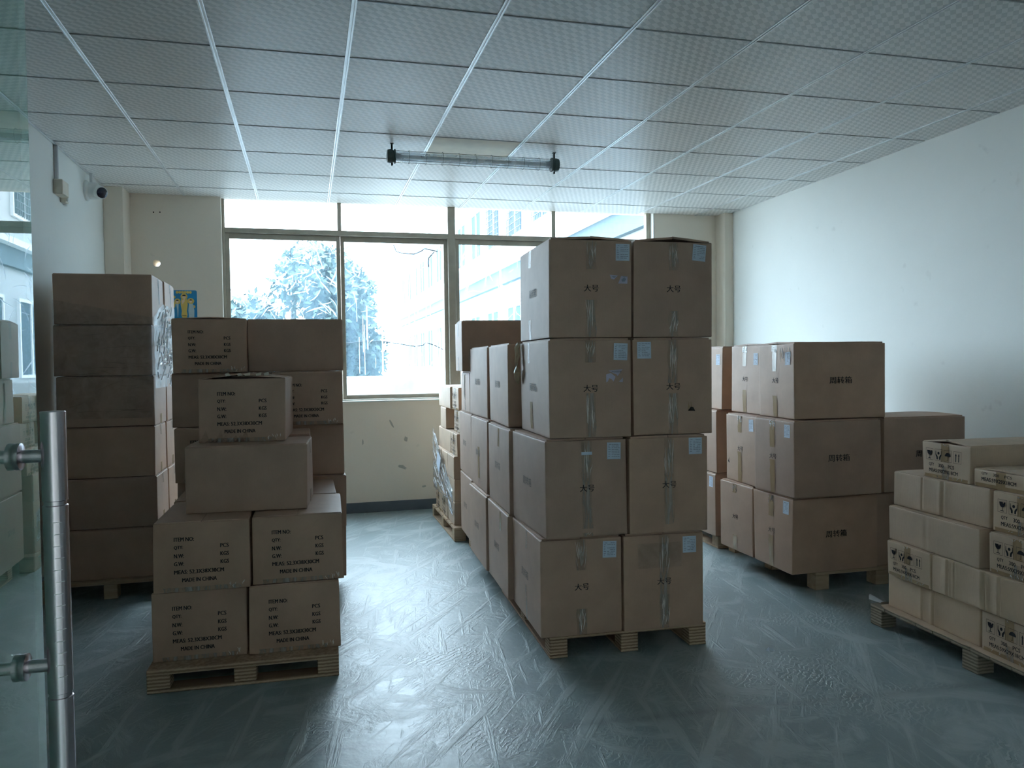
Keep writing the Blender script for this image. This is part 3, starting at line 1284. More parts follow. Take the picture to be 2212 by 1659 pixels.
# wad of loose tape hanging from the rear left top edge
b = MB()
pts = [c.pt('L', -.262, c.h+.004, .012), c.pt('L', -.275, c.h-.02, .022), c.pt('L', -.272, c.h-.06, .020), c.pt('L', -.262, c.h-.10, .026), c.pt('L', -.256, c.h-.12, .028), c.pt('L', -.262, c.h-.145, .024), c.pt('L', -.276, c.h-.185, .020), c.pt('L', -.285, c.h-.205, .016)]
rn_ = random.Random(9)
b.tube(pts, [.008, .014, .012, .009, .007, .018, .015, .004], 7)
b.v = [Vector(v)+Vector((rn_.uniform(-.004, .004), rn_.uniform(-.006, .006), rn_.uniform(-.004, .004))) for v in b.v]
b.build('tape_wad', M['crumple'] if 'crumple' in M else simple('crumpled_tape', (.46, .38, .27), .25), c.o)
c = big(1.436, 3.290, 3, -.054, 'large carton in the central stack with a small dark torn hole', tape=(.20, .19), lab=(-.138, .39, .0))
f = Flat().poly([(.072, .108), (.108, .106), (.098, .124), (.086, .126)])
c.decal('torn_hole', 'F', f, 'dark', .0012, label='small dark hole torn in the board')
f = Flat().poly([(.070, .112), (.072, .135), (.0745, .152), (.0765, .135), (.083, .126)]).poly([(.086, .127), (.084, .150), (.087, .150), (.090, .126)])
c.decal('torn_strip', 'F', f, 'brown_tape', .003)
c = big(1.042, 3.303, 4, -.044, 'large top left carton of the central stack with two torn sticker scraps', peak=.010, tape=(.13, .17), lab=(.150, .385, -.01))
c.torn('F', [[(.088, .283), (.127, .280), (.108, .262), (.094, .265)], [(.142, .278), (.173, .276), (.172, .243), (.128, .244)]])
f = Flat().poly([(.096, .277), (.118, .275), (.108, .269)]).poly([(.143, .262), (.158, .272), (.166, .264), (.160, .253), (.146, .252)]).rect(.150, .170, .2735, .2755)
c.decal('printed_text', 'F', f, 'ink_lab', .0024)
c.strip('L', -.07, c.h-.085, c.h-.002, .05, 'clear_tape')
c.strip('L', -.07, .0, .10, .045, 'clear_tape')
c = big(1.441, 3.290, 4, -.044, 'large top right carton of the central stack with a slightly tilted label', peak=.016, tape=(.13, .12), lab=(.128, .39, -.09))

Q = 'large carton in the %s of the central stack, %s'
big(.990, 3.905, 1, -.046, Q % ('bottom layer', 'second along its left side'), False).strip('L', .1, .33, .43, .05, 'brown_tape')
big(.997, 3.890, 2, -.051, Q % ('second layer', 'second along its left side'), False).strip('L', .02, .33, .43, .04, 'brown_tape')
big(1.015, 3.965, 3, -.065, Q % ('third layer', 'second along its left side'), False)
big(1.006, 4.490, 1, -.034, Q % ('bottom layer', 'third along its left side'), False)
big(1.032, 4.545, 2, -.036, Q % ('second layer', 'third along its left side'), False).strip('L', .02, .06, .26, .05, 'brown_tape')
big(1.060, 4.640, 3, .000, Q % ('third layer', 'third along its left side'), False, dims=(.386, .52, .447))
big(1.066, 5.190, 1, -.046, Q % ('bottom layer', 'last along its left side'), False, dims=(.386, .53, .447))
big(1.066, 5.190, 2, -.046, Q % ('second layer', 'last along its left side'), False, dims=(.386, .53, .447))
# hidden partners on the right-hand side, partly covered by the front cartons
HR_ = 'large carton, far side of the central stack, %s layer, %s row behind the front'
for row, nm in ((1, 'bottom'), (2, 'second'), (3, 'third')):
    big(1.450, 3.92, row, -.045, HR_ % (nm, 'first'), False, False)
    big(1.475, 4.53, row, -.03, HR_ % (nm, 'second'), False, False)
    if row < 3:
        big(1.50, 5.14, row, -.03, HR_ % (nm, 'third'), False, False)
c = Carton(1.062, 5.20, P0+2*PB, -.05, (.523, .38, .285), 'smaller carton with taped end under the topmost rear carton of the central stack', GRP, nseed())
c.strip('L', .0, .01, c.h-.002, .05)
c.streaks('L', 0, .02, c.h-.02, 8)
c = Carton(1.016, 5.205, P0+2*PB+.286, -.07, (.575, .37, .350), 'topmost rear brown carton of the central stack, lying above the smaller taped one', GRP, nseed(), peak=.006)
c.strip('L', .0, c.h-.10, c.h-.002, .05)
c.strip('L', .0, .0, .10, .05)

# right stack ----------------------------------------------------------------
GRR = 'large cartons of the right stack'
BR = (.580, .396, .447)


def rbig(x, y, row, rz, label, w=.580, d=.396, front=True, end=True, lab=True, peak=0.0, z=None, group=GRR, tb=(.15, .16), cr=()):
    c = Carton(x, y, P0+.446*(row-1) if z is None else z, rz, (w, d, .444), label, group, nseed(), peak=peak, creases=cr, warp=.005)
    if front:
        c.text('F', 'crate')
    if end:
        c.text('L', 'big')
        h = c.h
        c.strip('L', -.01, h-tb[0], h-.002, .048, 'brown_tape')
        c.strip('L', -.01, .004, tb[1], .048, 'brown_tape')
        c.strip('L', -.01, h-.04, h-.002, .06, 'film', off=.0022)
        c.streaks('L', -.01, h-.06, h-.004, 5, .05, 'film_bright')
        if lab:
            c.paper('L', .135, h-.055+(-.03 if row == 3 else 0), .055, .075, c.rn.uniform(-.05, .05))
    return c


rbig(2.665, 3.874, 1, .005, 'large bottom carton at the near corner of the right stack, overhanging its pallet', tb=(.13, .19))
rbig(2.655, 3.848, 2, -.012, 'large carton in the middle layer at the near corner of the right stack', tb=(.16, .20))
c = rbig(2.685, 3.880, 3, -.060, 'large top near carton of the right stack with shiny torn film by its label', tb=(.16, .13), peak=.008)
c.streaks('L', .12, c.h-.12, c.h-.02, 16, .14, 'film_bright')
rbig(2.668, 4.294, 1, -.02, 'large unlabelled bottom carton of the right stack, second from the near corner', lab=False, tb=(.06, .10))
rbig(2.683, 4.265, 2, -.04, 'large carton of the right stack with a small black tear in its end', tb=(.11, .20)).decal('torn_hole', 'L', Flat().poly([(-.175, .118), (-.150, .110), (-.160, .128), (-.152, .150), (-.168, .132)]), 'dark', .0012)
rbig(2.738, 4.305, 3, -.065, 'large top carton of the right stack, second from the near corner', tb=(.13, .15), peak=.006)
rbig(3.255, 3.90, 1, .0, 'large shadowed bottom carton of the right stack, on its side away from the aisle', end=False)
rbig(3.262, 3.85, 2, .0, 'large carton with bare top beside the right wall in the right stack', end=False, peak=.004)
GFR = 'large cartons of the stack between the right stack and the window'
rbig(2.742, 4.885, 1, -.03, 'bottom carton of the narrow stack glimpsed behind the central stack', lab=True, group=GFR, d=.388)
rbig(2.755, 4.885, 2, -.03, 'middle carton of the narrow stack glimpsed behind the central stack', lab=False, group=GFR, d=.388)
rbig(2.793, 4.872, 3, -.03, 'top carton of the narrow stack glimpsed behind the central stack', group=GFR, d=.388)

# right front pallet: small cartons with icons --------------------------------
GRS = 'small cartons on the right front pallet'
CH = .170
Z8 = .105


def small(x, y, lay, rz, label, end, z=None, group=GRS, creases=None, peak=0.0, hgt=CH, prt=True, base=Z8, pitch=CH):
    """end=True: printed short end faces the aisle (left face)"""
    dims = (.59, .29, hgt-.0005) if end else (.29, .59, hgt-.0005)
    if creases is None:
        creases = () if end else (('L', .02, .006, .006), ('L', -.055, .004, .004))
    c = Carton(x, y, (base+pitch*(lay-1)) if z is None else z, rz, dims, label, group, nseed(), 'card_small', .0018, .0025, creases, .005, peak)
    if end and prt:
        c.text('L', 'icons')
        h = c.h
        c.strip('L', .0, h-.085, h-.001, .046, 'brown_tape')
        c.strip('L', .0, .0, .06, .046, 'clear_tape')
        c.strip('L', .0, .0, .016, .27, 'brown_tape', off=.0011)
        c.streaks('L', .0, .0, .02, 5, .2, 'film_bright')
        c.streaks('L', .0, h-.012, h, 4, .05, 'film_bright')
    return c


small(2.752, 2.676, 1, -.070, 'small plain carton with two pressed creases at the bottom of the right front pallet', False)
small(2.729, 2.371, 1, -.060, 'lowest small printed carton of the right front pallet, in its bottom layer', True)
small(2.750, 2.950, 2, -.057, 'small printed carton at the left end of the right front pallet second layer', True)
small(2.717, 2.350, 2, -.060, 'small plain carton rippled with creases in the right front pallet second layer', False, creases=(('L', -.20, .005, .005), ('L', .005, .008, .008), ('L', .085, .005, .005), ('L', -.16, .003, .004)))
small(2.735, 2.664, 3, -.085, 'small smooth plain carton in the third layer of the right front pallet', False, creases=(('L', -.03, .002, .01),))
small(2.727, 2.334, 3, -.060, 'small printed carton in the third layer with glinting tape, right front pallet', True)
small(2.780, 2.657, 4, -.052, 'small plain carton in the fourth layer with a fold down its middle', False, creases=(('L', .03, .006, .008), ('L', -.10, .003, .005)))
small(2.760, 2.345, 4, -.060, 'small printed carton in the fourth layer at the right edge of the photograph', True)
small(2.795, 2.772, 5, -.064, 'topmost small printed carton with its flaps sprung open, right front pallet', True, peak=.012)
c = small(2.782, 2.465, 5, -.060, 'cut down low carton lying beside the topmost small printed carton', True, hgt=.080, prt=False, peak=.006)
c.decal('printed_text', 'L', print_icons(cut=True), 'ink', .0022)
c.decal('printed_text', 'L', Flat().text('QTY', -.101, .053, .032, .012, .035).text('300', -.04, .053, .031, .012, .035).text('PCS', .019, .053, .036, .012, .035), 'ink', .0022)
c.strip('L', .0, .0, c.h, .046, 'brown_tape')
c.strip('L', .0, .0, .016, .27, 'brown_tape', off=.0011)
# flattened sheet of board under the bottom layer and a curl of plastic at its corner
b = MB()
rn_ = random.Random(12)
N = 22
lo, hi = [], []
for k in range(N+1):
    y = 2.10+1.18*k/N
    xe = 2.739-.044*(3.33-y)+.006+rn_.uniform(-.004, .004)+(.02 if k == N else 0)
    lo.append((xe, y, Z8-.0045+rn_.uniform(-.001, .001)*0))
    hi.append((xe+.55, y, Z8-.0045))
for k in range(N):
    b.quad(lo[k], hi[k], hi[k+1], lo[k+1])
    b.quad(*[(p[0], p[1], p[2]+.004) for p in (lo[k], lo[k+1], hi[k+1], hi[k])])
    b.quad(lo[k], lo[k+1], (lo[k+1][0], lo[k+1][1], Z8-.0005), (lo[k][0], lo[k][1], Z8-.0005))
tag(b.build('board_sheet', M['card_small'], fix=False), 'ragged edged cardboard sheet lying on the right front pallet under the small cartons', 'cardboard sheet')
b = MB()
for k in range(5):
    t = k/4
    b.v += [(2.765+.03*t, 3.37+.015*math.sin(t*3), Z8+.001+.022*math.sin(t*2.6)), (2.775+.03*t, 3.30, Z8+.001+.006*math.sin(t*3))]
for k in range(4):
    b.f.append((2*k, 2*k+1, 2*k+3, 2*k+2))
tag(b.build('plastic_scrap', M['film_bright'], fix=False, smooth=True), 'shiny curled plastic scrap at the far corner of the right front pallet', 'scrap')

# back pallet by the window --------------------------------------------------
GBK = 'small cartons stacked by the window wall'
PK = .1765
BX = 1.085


def bk(x, y, lay, label, end, rz=-.01, prt=True):
    return small(x, y, lay, rz, label, end, group=GBK, prt=prt, hgt=PK, base=.104, pitch=PK, creases=())


T = 'small carton by the window wall, %s'
for k, (nm, p_) in enumerate((('near end of its bottom layer', False), ('middle of its bottom layer, printed', True), ('far end of its bottom layer, printed', True))):
    bk(1.062, 5.845+.293*k, 1, T % nm, True, prt=p_)
for lay, nm in ((2, 'second'), (3, 'third')):
    for k, q in enumerate(('near end', 'middle', 'far end')):
        bk(1.066, 5.85+.292*k, lay, T % f'{q} of the film wrapped {nm} layer', True, prt=False)
bk(BX, 5.80, 4, T % 'printed one third from the top', True)
bk(BX, 6.095, 4, T % 'plain one above the loose film', False)
bk(BX+.025, 5.765, 5, T % 'printed one set back beside a gap', True)
bk(BX, 6.275, 5, T % 'plain one showing a dark front', True, prt=False)
bk(BX+.01, 5.77, 6, T % 'topmost printed one beside the central stack', True)
bk(BX, 6.065, 6, T % 'topmost plain one below the window frame', False)

# left front stack -----------------------------------------------------------
GLF = 'printed cartons on the left front pallet'
GLS = 'cartons of the second left stack'
GLW = 'cartons of the film wrapped stack by the left wall'
AH = .299
ZL = .098


def acart(x, y, z, rz, label, group, long=False, prt=True, peak=0.0, flap=.005, hgt=AH, face='F', tape=True):
    dims = (.523, .383, hgt-.001) if long else (.383, .523, hgt-.001)
    c = Carton(x, y, z, rz, dims, label, group, nseed(), bulge=.003, warp=.003, flap=flap, peak=peak)
    if not long and prt:
        c.text('F', 'item')
        c.strip('F', 0, .001, .020, .30, 'clear_tape', off=.0011)
        c.streaks('F', .14, .0, .035, 6, .06)
    if long:
        c.strip('R', 0, c.h-.06, c.h-.001, .045, 'clear_tape')
        c.strip('R', 0, .0, .06, .045, 'brown_tape')
    return c


acart(-.657, 3.525, ZL, -.009, 'printed carton at the bottom left of the left front pallet', GLF)
acart(-.267, 3.508, ZL, -.012, 'printed carton at the bottom right of the left front pallet', GLF)
acart(-.641, 3.500, ZL+AH, -.014, 'printed carton in the second layer on the left of the left front pallet', GLF)
acart(-.247, 3.520, ZL+AH, -.020, 'printed carton in the second layer on the right of the left front pallet', GLF)
for x, nm in ((-.65, 'left'), (-.262, 'right')):
    acart(x, 4.052, ZL, 0, f'brown carton hidden at the bottom rear {nm} of the left front pallet', GLF, prt=False)
    acart(x+.008, 4.056, ZL+AH, 0, f'brown carton with bare top at the rear {nm} of the left front pallet', GLF, prt=False)
acart(-.535, 3.668, ZL+2*AH, -.064, 'unprinted long carton set crosswise in the third layer of the left front pallet', GLF, True)
acart(-.520, 4.072, ZL+2*AH, -.01, 'long carton mostly hidden behind the crosswise one on the left front pallet', GLF, True, hgt=.305)
c = acart(-.488, 3.796, ZL+3*AH, -.046, 'topmost printed carton of the left front pallet, flaps bulging open, film torn below', GLF, peak=.020)
b = MB()
rn_ = random.Random(31)
for k in range(5):
    u = -.06+.04*k+rn_.uniform(-.01, .01)
    p = Vector((u, -.26, c.h+.012))
    b.quad(p, p+Vector((.022, 0, .002)), p+Vector((.02+rn_.uniform(-.01, .01), -.004, .014+rn_.uniform(0, .008))), p+Vector((-.004, -.003, .010)))
b.build('torn_tape', M['cream'], c.o, fix=False)
b = MB()
for k in range(9):
    u = -.19+.022*k
    p = c.pt('F', u, .0, .002)
    q = c.pt('F', u+.03, .03+rn_.uniform(-.01, .03), .006)
    r = c.pt('F', u+.045, .004, .003)
    b.v += [p, q, r]
    b.f.append((3*k, 3*k+1, 3*k+2))
b.build('torn_film', M['film'], c.o, fix=False)

# second left stack ----------------------------------------------------------
ZS, SH = .106, .3015
L2 = 'carton in the second left stack, '
lay = lambda k: ZS+SH*k
acart(-.711, 4.559, lay(4), .012, L2 + 'top printed one beneath the poster', GLS, peak=.010, hgt=SH)
acart(-.325, 4.625, lay(4), .006, L2 + 'unprinted wide one at top right against the window', GLS, True, hgt=SH)
acart(-.725, 4.610, lay(3), 0, L2 + 'unprinted wide one below the poster carton', GLS, True, hgt=SH)
acart(-.196, 4.520, lay(3), 0, L2 + 'printed one below the top wide one', GLS, hgt=SH)
acart(-.715, 4.556, lay(2), 0, L2 + 'printed one half hidden at left', GLS, hgt=SH)
acart(-.328, 4.640, lay(2), 0, L2 + 'unprinted wide one half way up at right', GLS, True, hgt=SH)
acart(-.710, 4.610, lay(1), 0, L2 + 'shadowed wide one at left of the second layer', GLS, True, hgt=SH)
acart(-.182, 4.600, lay(1), 0, L2 + 'narrow one at right of the second layer', GLS, prt=False, hgt=SH)
acart(-.710, 4.600, lay(0), 0, L2 + 'hidden narrow one at bottom left', GLS, prt=False, hgt=SH)
acart(-.325, 4.640, lay(0), 0, L2 + 'wide one at bottom right above the floor gap', GLS, True, hgt=SH)

# film wrapped stack by the left wall ------------------------------------------
NM = ['bottom', 'second lowest', 'third lowest', 'third highest', 'second highest', 'top']
for k in range(6):
    jx = (0, .004, -.002, .003, -.004, .002)[k]
    for q, y in enumerate((4.986, 5.380)):
        c = acart(-1.407+jx+(.004 if q else 0), y, .106+.2985*k, .003, f'unprinted {NM[k]} carton of the film wrapped stack, ' + ('front row by the left wall' if q == 0 else 'rear row by the left wall'), GLW, True, hgt=.298)
        if k == 5:
            c.strip('R', .02, c.h-.16, c.h-.001, .03, 'film')
            c.streaks('R', .02, c.h-.16, c.h-.01, 4, .02, 'film_bright')


# ---------------------------------------------------------------- stretch film
def film_wall(corners_fn, nu, nv, amp, seed):
    rn = random.Random(seed)
    b = MB()
    ph = [(rn.uniform(2, 9), rn.uniform(-9, 9), rn.uniform(0, 6.3), rn.uniform(.3, 1)) for _ in range(9)]
    for j in range(nv+1):
        for i in range(nu+1):
            u, v = i/nu, j/nv
            p, n_ = corners_fn(u, v)
            q = sum(a*math.sin(6.28*(fu*u+fv*v)+o) for fu, fv, o, a in ph)/4
            b.v.append(p+n_*(amp*(q+1.6)))
    for j in range(nv):
        for i in range(nu):
            a = j*(nu+1)+i
            b.f.append((a, a+1, a+nu+2, a+nu+1))
    return b


def wrap_front(u, v):
    # front face then the right side of the wall stack; lower rim cut at a slant
    z = 1.02+.55*v
    s_ = u*(.523+.76)
    if s_ < .523:
        x, y, n_ = -1.407+s_, 4.980, Vector((0, -1, 0))
        zt = 1.74-.10*(s_/.523)
        z = 1.05+(zt-1.05)*v
    else:
        x, y, n_ = -.880, 4.980+(s_-.523), Vector((1, 0, 0))
        zt = 1.64+.10*min(1, (s_-.523)/.3)
        z = 1.22+(zt-1.22)*v
    return Vector((x, y, z)), n_


fr = film_wall(wrap_front, 80, 34, .0030, 5)
o = fr.build('stretch_film', M['film'], smooth=True, fix=False)
tag(o, 'clear stretch film wrapped round the upper cartons by the left wall', 'plastic film')
b = MB()
rn_ = random.Random(17)


def fold_lines(b, rn, fn, n, umin, umax, vmin, vmax, dirs, ln, w):
    for k in range(n):
        u, v = rn.uniform(umin, umax), rn.uniform(vmin, vmax)
        a = rn.gauss(*dirs)
        L = rn.uniform(.4, 1)*ln
        pr = None
        for j in range(5):
            t = j/4-.5
            uu, vv = u+math.cos(a)*L*t, v+math.sin(a)*L*t+rn.uniform(-.01, .01)
            uu, vv = min(max(uu, umin), umax), min(max(vv, 0), 1)
            p, n_ = fn(uu, vv)
            ww = w*rn.uniform(.6, 1.3)*(1-(1.8*t)**2)+.0004
            cur = (p+n_*.012+Vector((0, 0, ww)), p+n_*.018, p+n_*.012-Vector((0, 0, ww)))
            if pr:
                b.quad(pr[0], pr[1], cur[1], cur[0])
                b.quad(pr[1], pr[2], cur[2], cur[1])
            pr = cur


fold_lines(b, rn_, wrap_front, 60, .44, .90, .1, .98, (.9, .5), .22, .004)
b.build('film_fold', M['film_bright'], o, fix=False, smooth=True)['kind'] = 'stuff'
b = MB()
fold_lines(b, rn_, wrap_front, 26, .02, .40, .05, .95, (.25, .25), .20, .0015)
b.build('film_crease', M['film'], o, fix=False, smooth=True)['kind'] = 'stuff'


def wrap_back(u, v):
    # left face of the window stack, upper rim falling from the far end to the near end
    y = 6.74-u*.91
    zt = .80-.42*u
    zb = .27-.17*max(0, u-.5)
    return Vector((1.060-.0, y, zb+(zt-zb)*v)), Vector((-1, 0, 0))


o = film_wall(wrap_back, 60, 40, .010, 11).build('stretch_film', M['film_thick'], smooth=True, fix=False)
tag(o, 'crumpled clear film half fallen off the small cartons by the window wall', 'plastic film')
b = MB()
rn_ = random.Random(23)
fold_lines(b, rn_, wrap_back, 42, .0, 1, .05, .98, (-.45, .5), .35, .0014)
b.build('film_fold', M['film_bright'], o, fix=False, smooth=True)['kind'] = 'stuff'
f = MB()
f.v = [(1.035, 6.43, .62), (1.035, 6.28, .575), (1.035, 6.37, .43), (1.035, 6.50, .50)]
f.f = [(0, 1, 2, 3)]
f.build('paper_label', M['paper'], o, fix=False)['label'] = 'white delivery sheet tucked under the film'


# ---------------------------------------------------------------- pallets
def pallet(x0, y0, w, d, rz, h, label, mat='ply', deck=.020, runners='y', bw=(.09, .085), nx=3, boards=6, bottom=.016, inset=0.0, lead=None):
    o = tag(empty('wooden_pallet', (x0, y0, 0), rz), label, 'pallet', 'wooden pallets under the cartons')
    hb = h-deck
    zb = bottom if runners else 0
    xs = [0, (w-bw[0])/2, w-bw[0]]
    ys = [inset, (d-bw[1])/2, d-bw[1]-inset]
    for x in xs:
        for y in ys:
            MB().box(x, x+bw[0], y, y+bw[1], zb, hb, .003).build('block', M[mat], o)
    if runners == 'y':
        for x in xs:
            MB().box(x, x+bw[0], 0, d, 0, bottom-.0003, .002).build('bottom_board', M[mat], o)
    elif runners == 'x':
        for y in ys:
            MB().box(0, w, y, y+bw[1], 0, bottom-.0003, .002).build('bottom_board', M[mat], o)
    gap = .02 if boards < 9 else .004
    bd = (d-gap*(boards-1))/boards
    for k in range(boards):
        y = k*(bd+gap)
        MB().box(0, w, y, y+bd, hb+.0003, h, .002).build('deck_board', M[mat], o)
    return o


pallet(-.667, 3.440, .772, 1.10, -.030, ZL-.001, 'plywood pallet under the printed cartons at the left front', 'ply', .022, 'x', boards=6)
pallet(-.690, 4.575, .80, 1.0, 0, .105, 'pallet under the second left stack', 'ply', .02, 'x')
pallet(-1.520, 4.935, .77, 1.0, 0, .105, 'pallet in the shadows under the film wrapped stack', 'wood', .02, None, bw=(.075, .08))
pallet(1.034, 3.331, .766, 1.08, -.040, .105, 'plywood pallet under the front half of the central stack', 'ply', .020, 'y', bw=(.085, .085))
pallet(1.090, 4.480, .766, 1.12, -.030, .105, 'pallet under the rear half of the central stack', 'ply', .020, 'y')
pallet(2.824, 3.885, .90, 1.0, -.02, .105, 'pale pallet under the right stack, front board showing', 'wood', .018, None, bw=(.09, .085))
pallet(2.800, 4.955, .90, .90, -.02, .105, 'pallet under the narrow stack behind the central stack', 'wood', .018, 'y')
pallet(2.683, 2.05, .70, 1.28, -.044, Z8-.0046, 'weathered pallet with dark blocks under the small cartons at right front', 'wood_old', .016, None, bw=(.085, .085), boards=12)
pallet(1.043, 5.752, .70, 1.06, .0, .103, 'pale pallet under the small cartons by the window wall', 'wood', .018, 'y')

# ---------------------------------------------------------------- ceiling lamp
lx0, lx1, ly, lz = .566, 1.692, 5.215, 2.722
lamp = tag(empty('tube_lamp', ((lx0+lx1)/2, ly, CEIL)), 'long caged glass tube lamp with dark end caps under the ceiling', 'lamp')


def ltube(name, pts, r, mat, n=10, smooth=True, par=None):
    return MB().tube([(x-(lx0+lx1)/2, y-ly, z-CEIL) for x, y, z in pts], r, n).build(name, M[mat], par or lamp, smooth=False)


RX = Matrix.Rotation(PI/2, 4, 'Y')
for x, s_ in ((lx0, 1), (lx1, -1)):
    b = MB().lathe([(.030, -.034*1), (.042, -.03), (.046, -.012), (.046, .004), (.040, .006), (.040, .012), (.048, .014), (.048, .022)], 20,
                   Matrix.Translation((x-(lx0+lx1)/2, 0, lz-CEIL)) @ (RX if s_ > 0 else Matrix.Rotation(-PI/2, 4, 'Y')))
    cap = b.build('end_cap', M['lamp_green'], lamp)
    smooth_angle(cap)
    b = MB()
    xx = x-(lx0+lx1)/2
    b.box(xx-.006, xx+.006, -.010, .010, lz-CEIL+.044, -.004, .002)
    b.box(xx-.012, xx+.012, -.014, .014, -.006, -.002, .001)
    b.box(xx-.006, xx+.006, -.008, .008, lz-CEIL-.062, lz-CEIL-.044, .002)
    b.build('hanger', M['lamp_green'], lamp)
o = ltube('glass_tube', [(lx0+.022, ly, lz), (lx1-.022, ly, lz)], .034, 'lamp_glass', 24)
smooth_angle(o)
o = ltube('inner_tube', [(lx0+.03, ly, lz), (lx1-.03, ly, lz)], .014, 'tube_white' if 'tube_white' in M else 'white_plastic', 16)
smooth_angle(o)
for x in (lx0+.03, lx1-.06):
    ltube('tube_socket', [(x, ly, lz), (x+.03, ly, lz)], .02, 'grey_metal', 14)
for k in range(4):
    t = PI/4+k*PI/2
    ltube('cage_rod', [(lx0+.01, ly+.043*math.cos(t), lz+.043*math.sin(t)), (lx1-.01, ly+.043*math.cos(t), lz+.043*math.sin(t))], .0016, 'lamp_green', 6)
for k in range(9):
    x = lx0+(lx1-lx0)*(k+1)/10
    ltube('cage_ring', [(x, ly+.043*math.cos(2*PI*q/20), lz+.043*math.sin(2*PI*q/20)) for q in range(21)], .0014, 'lamp_green', 5)

# ---------------------------------------------------------------- things on the walls
jb = tag(empty('junction_box', (XL, 5.74, 2.53)), 'cream wiring box with grey conduit high on the left wall', 'wiring box')
MB().box(0, .055, -.115, .02, -.055, .04, .004).build('box_body', M['cream'], jb)
MB().box(.0, .035, .02, .085, -.085, .03, .004).build('box_body', M['cream'], jb)
MB().box(.035, .046, .035, .07, -.075, .02, .003).build('box_cover', M['white_plastic'], jb)
MB().box(.0, .018, .085, .13, -.09, .02, .003).build('box_cover', M['white_plastic'], jb)
MB().box(0, .022, -.090, -.066, .04, CEIL-2.53-.013, .002).build('conduit', M['grey_metal'], jb)
cc = tag(empty('security_camera', (XL, 6.40, 2.66)), 'white turret security camera with black lens high on the left wall', 'camera')
PX = Matrix.Rotation(PI/2, 4, 'Y')
o = MB().lathe([(.075, 0), (.075, .014), (.066, .024), (.06, .026)], 28, PX).build('mounting_ring', M['white_plastic'], cc)
smooth_angle(o)
o = MB().lathe([(.062, .02), (.062, .075), (.055, .088), (.04, .094)], 28, PX).build('housing', M['white_plastic'], cc)
smooth_angle(o)
aim = Vector((.62, -.75, -.22)).normalized()
R4 = Matrix.Translation((.092, -.018, -.012)) @ aim.to_track_quat('Z', 'Y').to_matrix().to_4x4()
prof = [(.001, -.05)]+[(.05*math.sin(PI*k/12), -.05*math.cos(PI*k/12)) for k in range(1, 9)]+[(.046, .030), (.044, .045), (.040, .046)]
o = MB().lathe(prof, 28, R4).build('camera_ball', M['white_plastic'], cc)
smooth_angle(o)
o = MB().lathe([(.039, .045), (.039, .049), (.034, .053), (.012, .056), (.001, .0565)], 28, R4).build('lens_window', M['black_gloss'], cc)
smooth_angle(o)
MB().box(.03, .05, -.012, .012, .058, .13, .002).build('cable_gland', M['white_plastic'], cc)

po = tag(empty('wall_poster', (-1.013, YB-.001, 1.72)), 'small blue poster with three golden haloed figures on the window wall', 'poster')


def pdecal(name, flat, mat, off, par=None):
    me = bpy.data.meshes.new(name)
    me.from_pydata([(u, -off, v) for u, v in flat.v], [], flat.f)
    return put(name, me, M[mat], par or po)


pw, ph_, rr = .105, .28, .015
pts = []
for cx_, cz_, a in ((pw-rr, ph_-rr, 0), (-pw+rr, ph_-rr, PI/2), (-pw+rr, rr, PI), (pw-rr, rr, 1.5*PI)):
    for k in range(5):
        t = a+PI/2*k/4
        pts.append((cx_+rr*math.cos(t), cz_+rr*math.sin(t)))
b = MB()
b.v = [(u, 0, v) for u, v in pts]+[(u, -.002, v) for u, v in pts]
n = len(pts)
b.f = [tuple(range(n)), tuple(range(2*n-1, n-1, -1))]+[(k, (k+1) % n, n+(k+1) % n, n+k) for k in range(n)]
b.build('poster_sheet', M['poster_blue'], po)
f = Flat()
for k in range(6):
    f.disc(-.052+.021*k, .262, .0115, n=12)
f.disc(.002, .226, .028).disc(-.052, .184, .025).disc(.055, .188, .028, sy=.9)
f.disc(-.078, .222, .012).disc(-.080, .155, .012, sy=2.2).disc(.078, .140, .013)
f.poly([(-.022, .205), (.026, .205), (.030, .16), (.022, .10), (.026, .07), (.02, .045), (-.016, .045), (-.022, .07), (-.018, .10), (-.026, .16)])
pdecal('poster_print', f, 'poster_gold', .0024)
f = Flat().poly([(.04, .165), (.072, .165), (.082, .11), (.080, .05), (.078, .0), (.036, .0), (.038, .06), (.034, .11)]).poly([(-.062, .165), (-.042, .165), (-.044, .11), (-.048, .05), (-.052, .05), (-.054, .11)])
pdecal('poster_print', f, 'poster_light', .0028)
f = Flat().disc(.002, .222, .014, sy=1.2).disc(-.052, .182, .0105, sy=1.2).disc(.055, .186, .0105, sy=1.2).poly([(-.018, .19), (.008, .21), (.006, .185), (-.012, .16)])
pdecal('poster_print', f, 'poster_skin', .0030)
f = Flat().disc(.002, .230, .0145, 0, PI, 10, .8).disc(-.052, .188, .011, 0, PI, 8).disc(.055, .192, .011, 0, PI, 8).rect(-.016, .018, .062, .066)
for k in range(len(f.f)):
    g2 = Flat()
    g2.poly([f.v[q] for q in f.f[k]])
    pdecal('poster_print', g2, 'poster_dark', .0034)

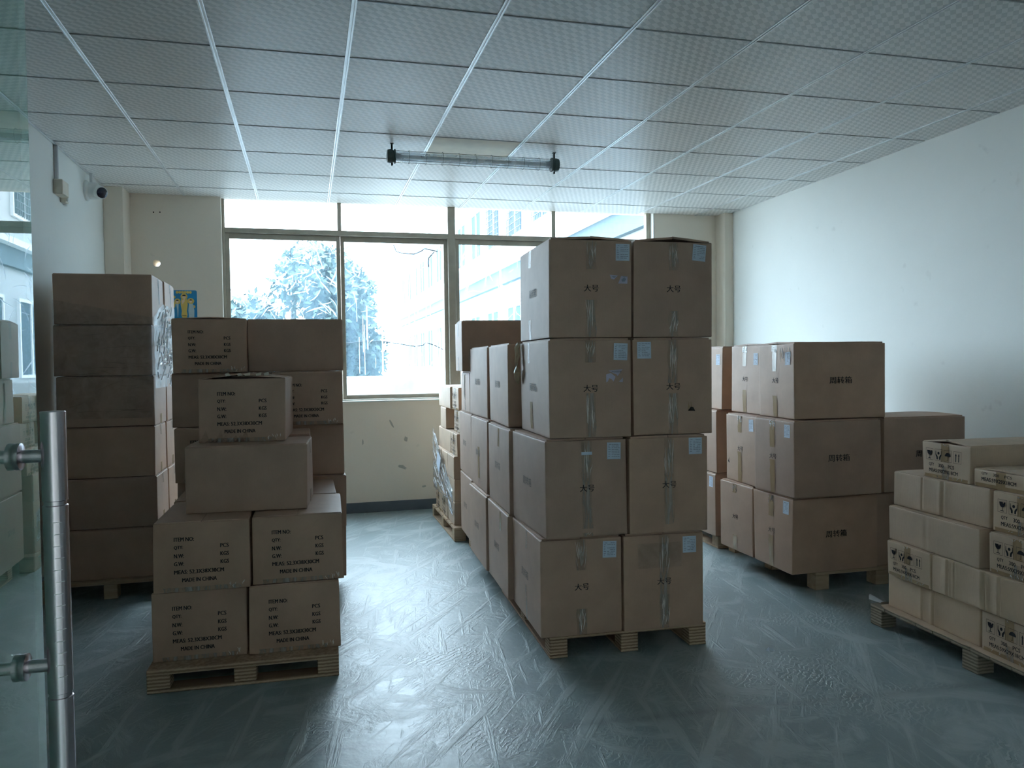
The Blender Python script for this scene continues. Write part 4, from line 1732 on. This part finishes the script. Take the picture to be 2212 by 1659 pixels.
# small scrap of white paper on the floor
b = MB()
b.v = [(0, 0, .001), (.03, .005, .001), (.012, .03, .012), (-.01, .02, .003)]
b.f = [(0, 1, 2, 3)]
tag(b.build('paper_scrap', M['paper'], loc=(2.025, 3.12, .0005), fix=False), 'tiny white paper scrap lying on the open floor right of the central stack', 'scrap')

# ---------------------------------------------------------------- glass door with pull handle
DGX, DGY = -.367, 1.218
door = empty('door_1', (DGX, .30, 0))
structure(door, 'open green tinted glass door with long steel pull handle')
MB().box(-.010, 0, 0, DGY-.30, .012, 2.32, .0015).build('glass_panel', M['door_glass'], door)
MB().box(-.016, .006, 0, .14, .006, .10, .003).build('patch_fitting', M['steel'], door)
hx, hy = -.322, 1.128


def hz(zc):
    return zc
ha = empty('pull_handle', (hx-DGX, hy-.30, 0))
ha.parent = door
prof = []
ztop, zg1, zg2, zbot = 1.290, 1.170, .920, .45
rad = .0150
segs = [(zbot, rad), (zg2-.0045, rad), (zg2-.0035, rad-.0016), (zg2+.0015, rad-.0016), (zg2+.0025, rad), (zg1-.003, rad), (zg1-.002, rad-.0016), (zg1+.003, rad-.0016), (zg1+.004, rad), (ztop-.001, rad), (ztop, rad-.001)]
b = MB().lathe([(r_, z_) for z_, r_ in segs], 32)
o = b.build('handle_bar', M['steel'], ha)
smooth_angle(o)
b = MB()
for k in range(14):
    z = .945+.0155*k
    ph0 = 5.05 if k % 2 else 5.2
    b.tube([((rad+.0001)*math.cos(ph0+.09*q), (rad+.0001)*math.sin(ph0+.09*q), z) for q in range(-4, 5)], .00035, 5)
o = tag(b.build('grip_mark', M['white_plastic'], ha), kind='stuff')
for z in (1.232, .958, .50):
    so = MB().tube([(-.010, 0, z), (-(hx-DGX)+.003, 0, z)], .0085, 18).build('standoff', M['steel'], ha)
    smooth_angle(so)
    wz = MB().lathe([(.0165, 0), (.0175, .002), (.0175, .007), (.015, .008)], 24, Matrix.Translation((-(hx-DGX)+.0002, 0, z)) @ Matrix.Rotation(PI/2, 4, 'Y')).build('washer', M['steel'], so)
    smooth_angle(wz)
    MB().lathe([(.0165, 0), (.0175, .002), (.0175, .007), (.015, .008)], 24, Matrix.Translation((-(hx-DGX)-.0102, 0, z)) @ Matrix.Rotation(-PI/2, 4, 'Y')).build('washer', M['steel'], so)
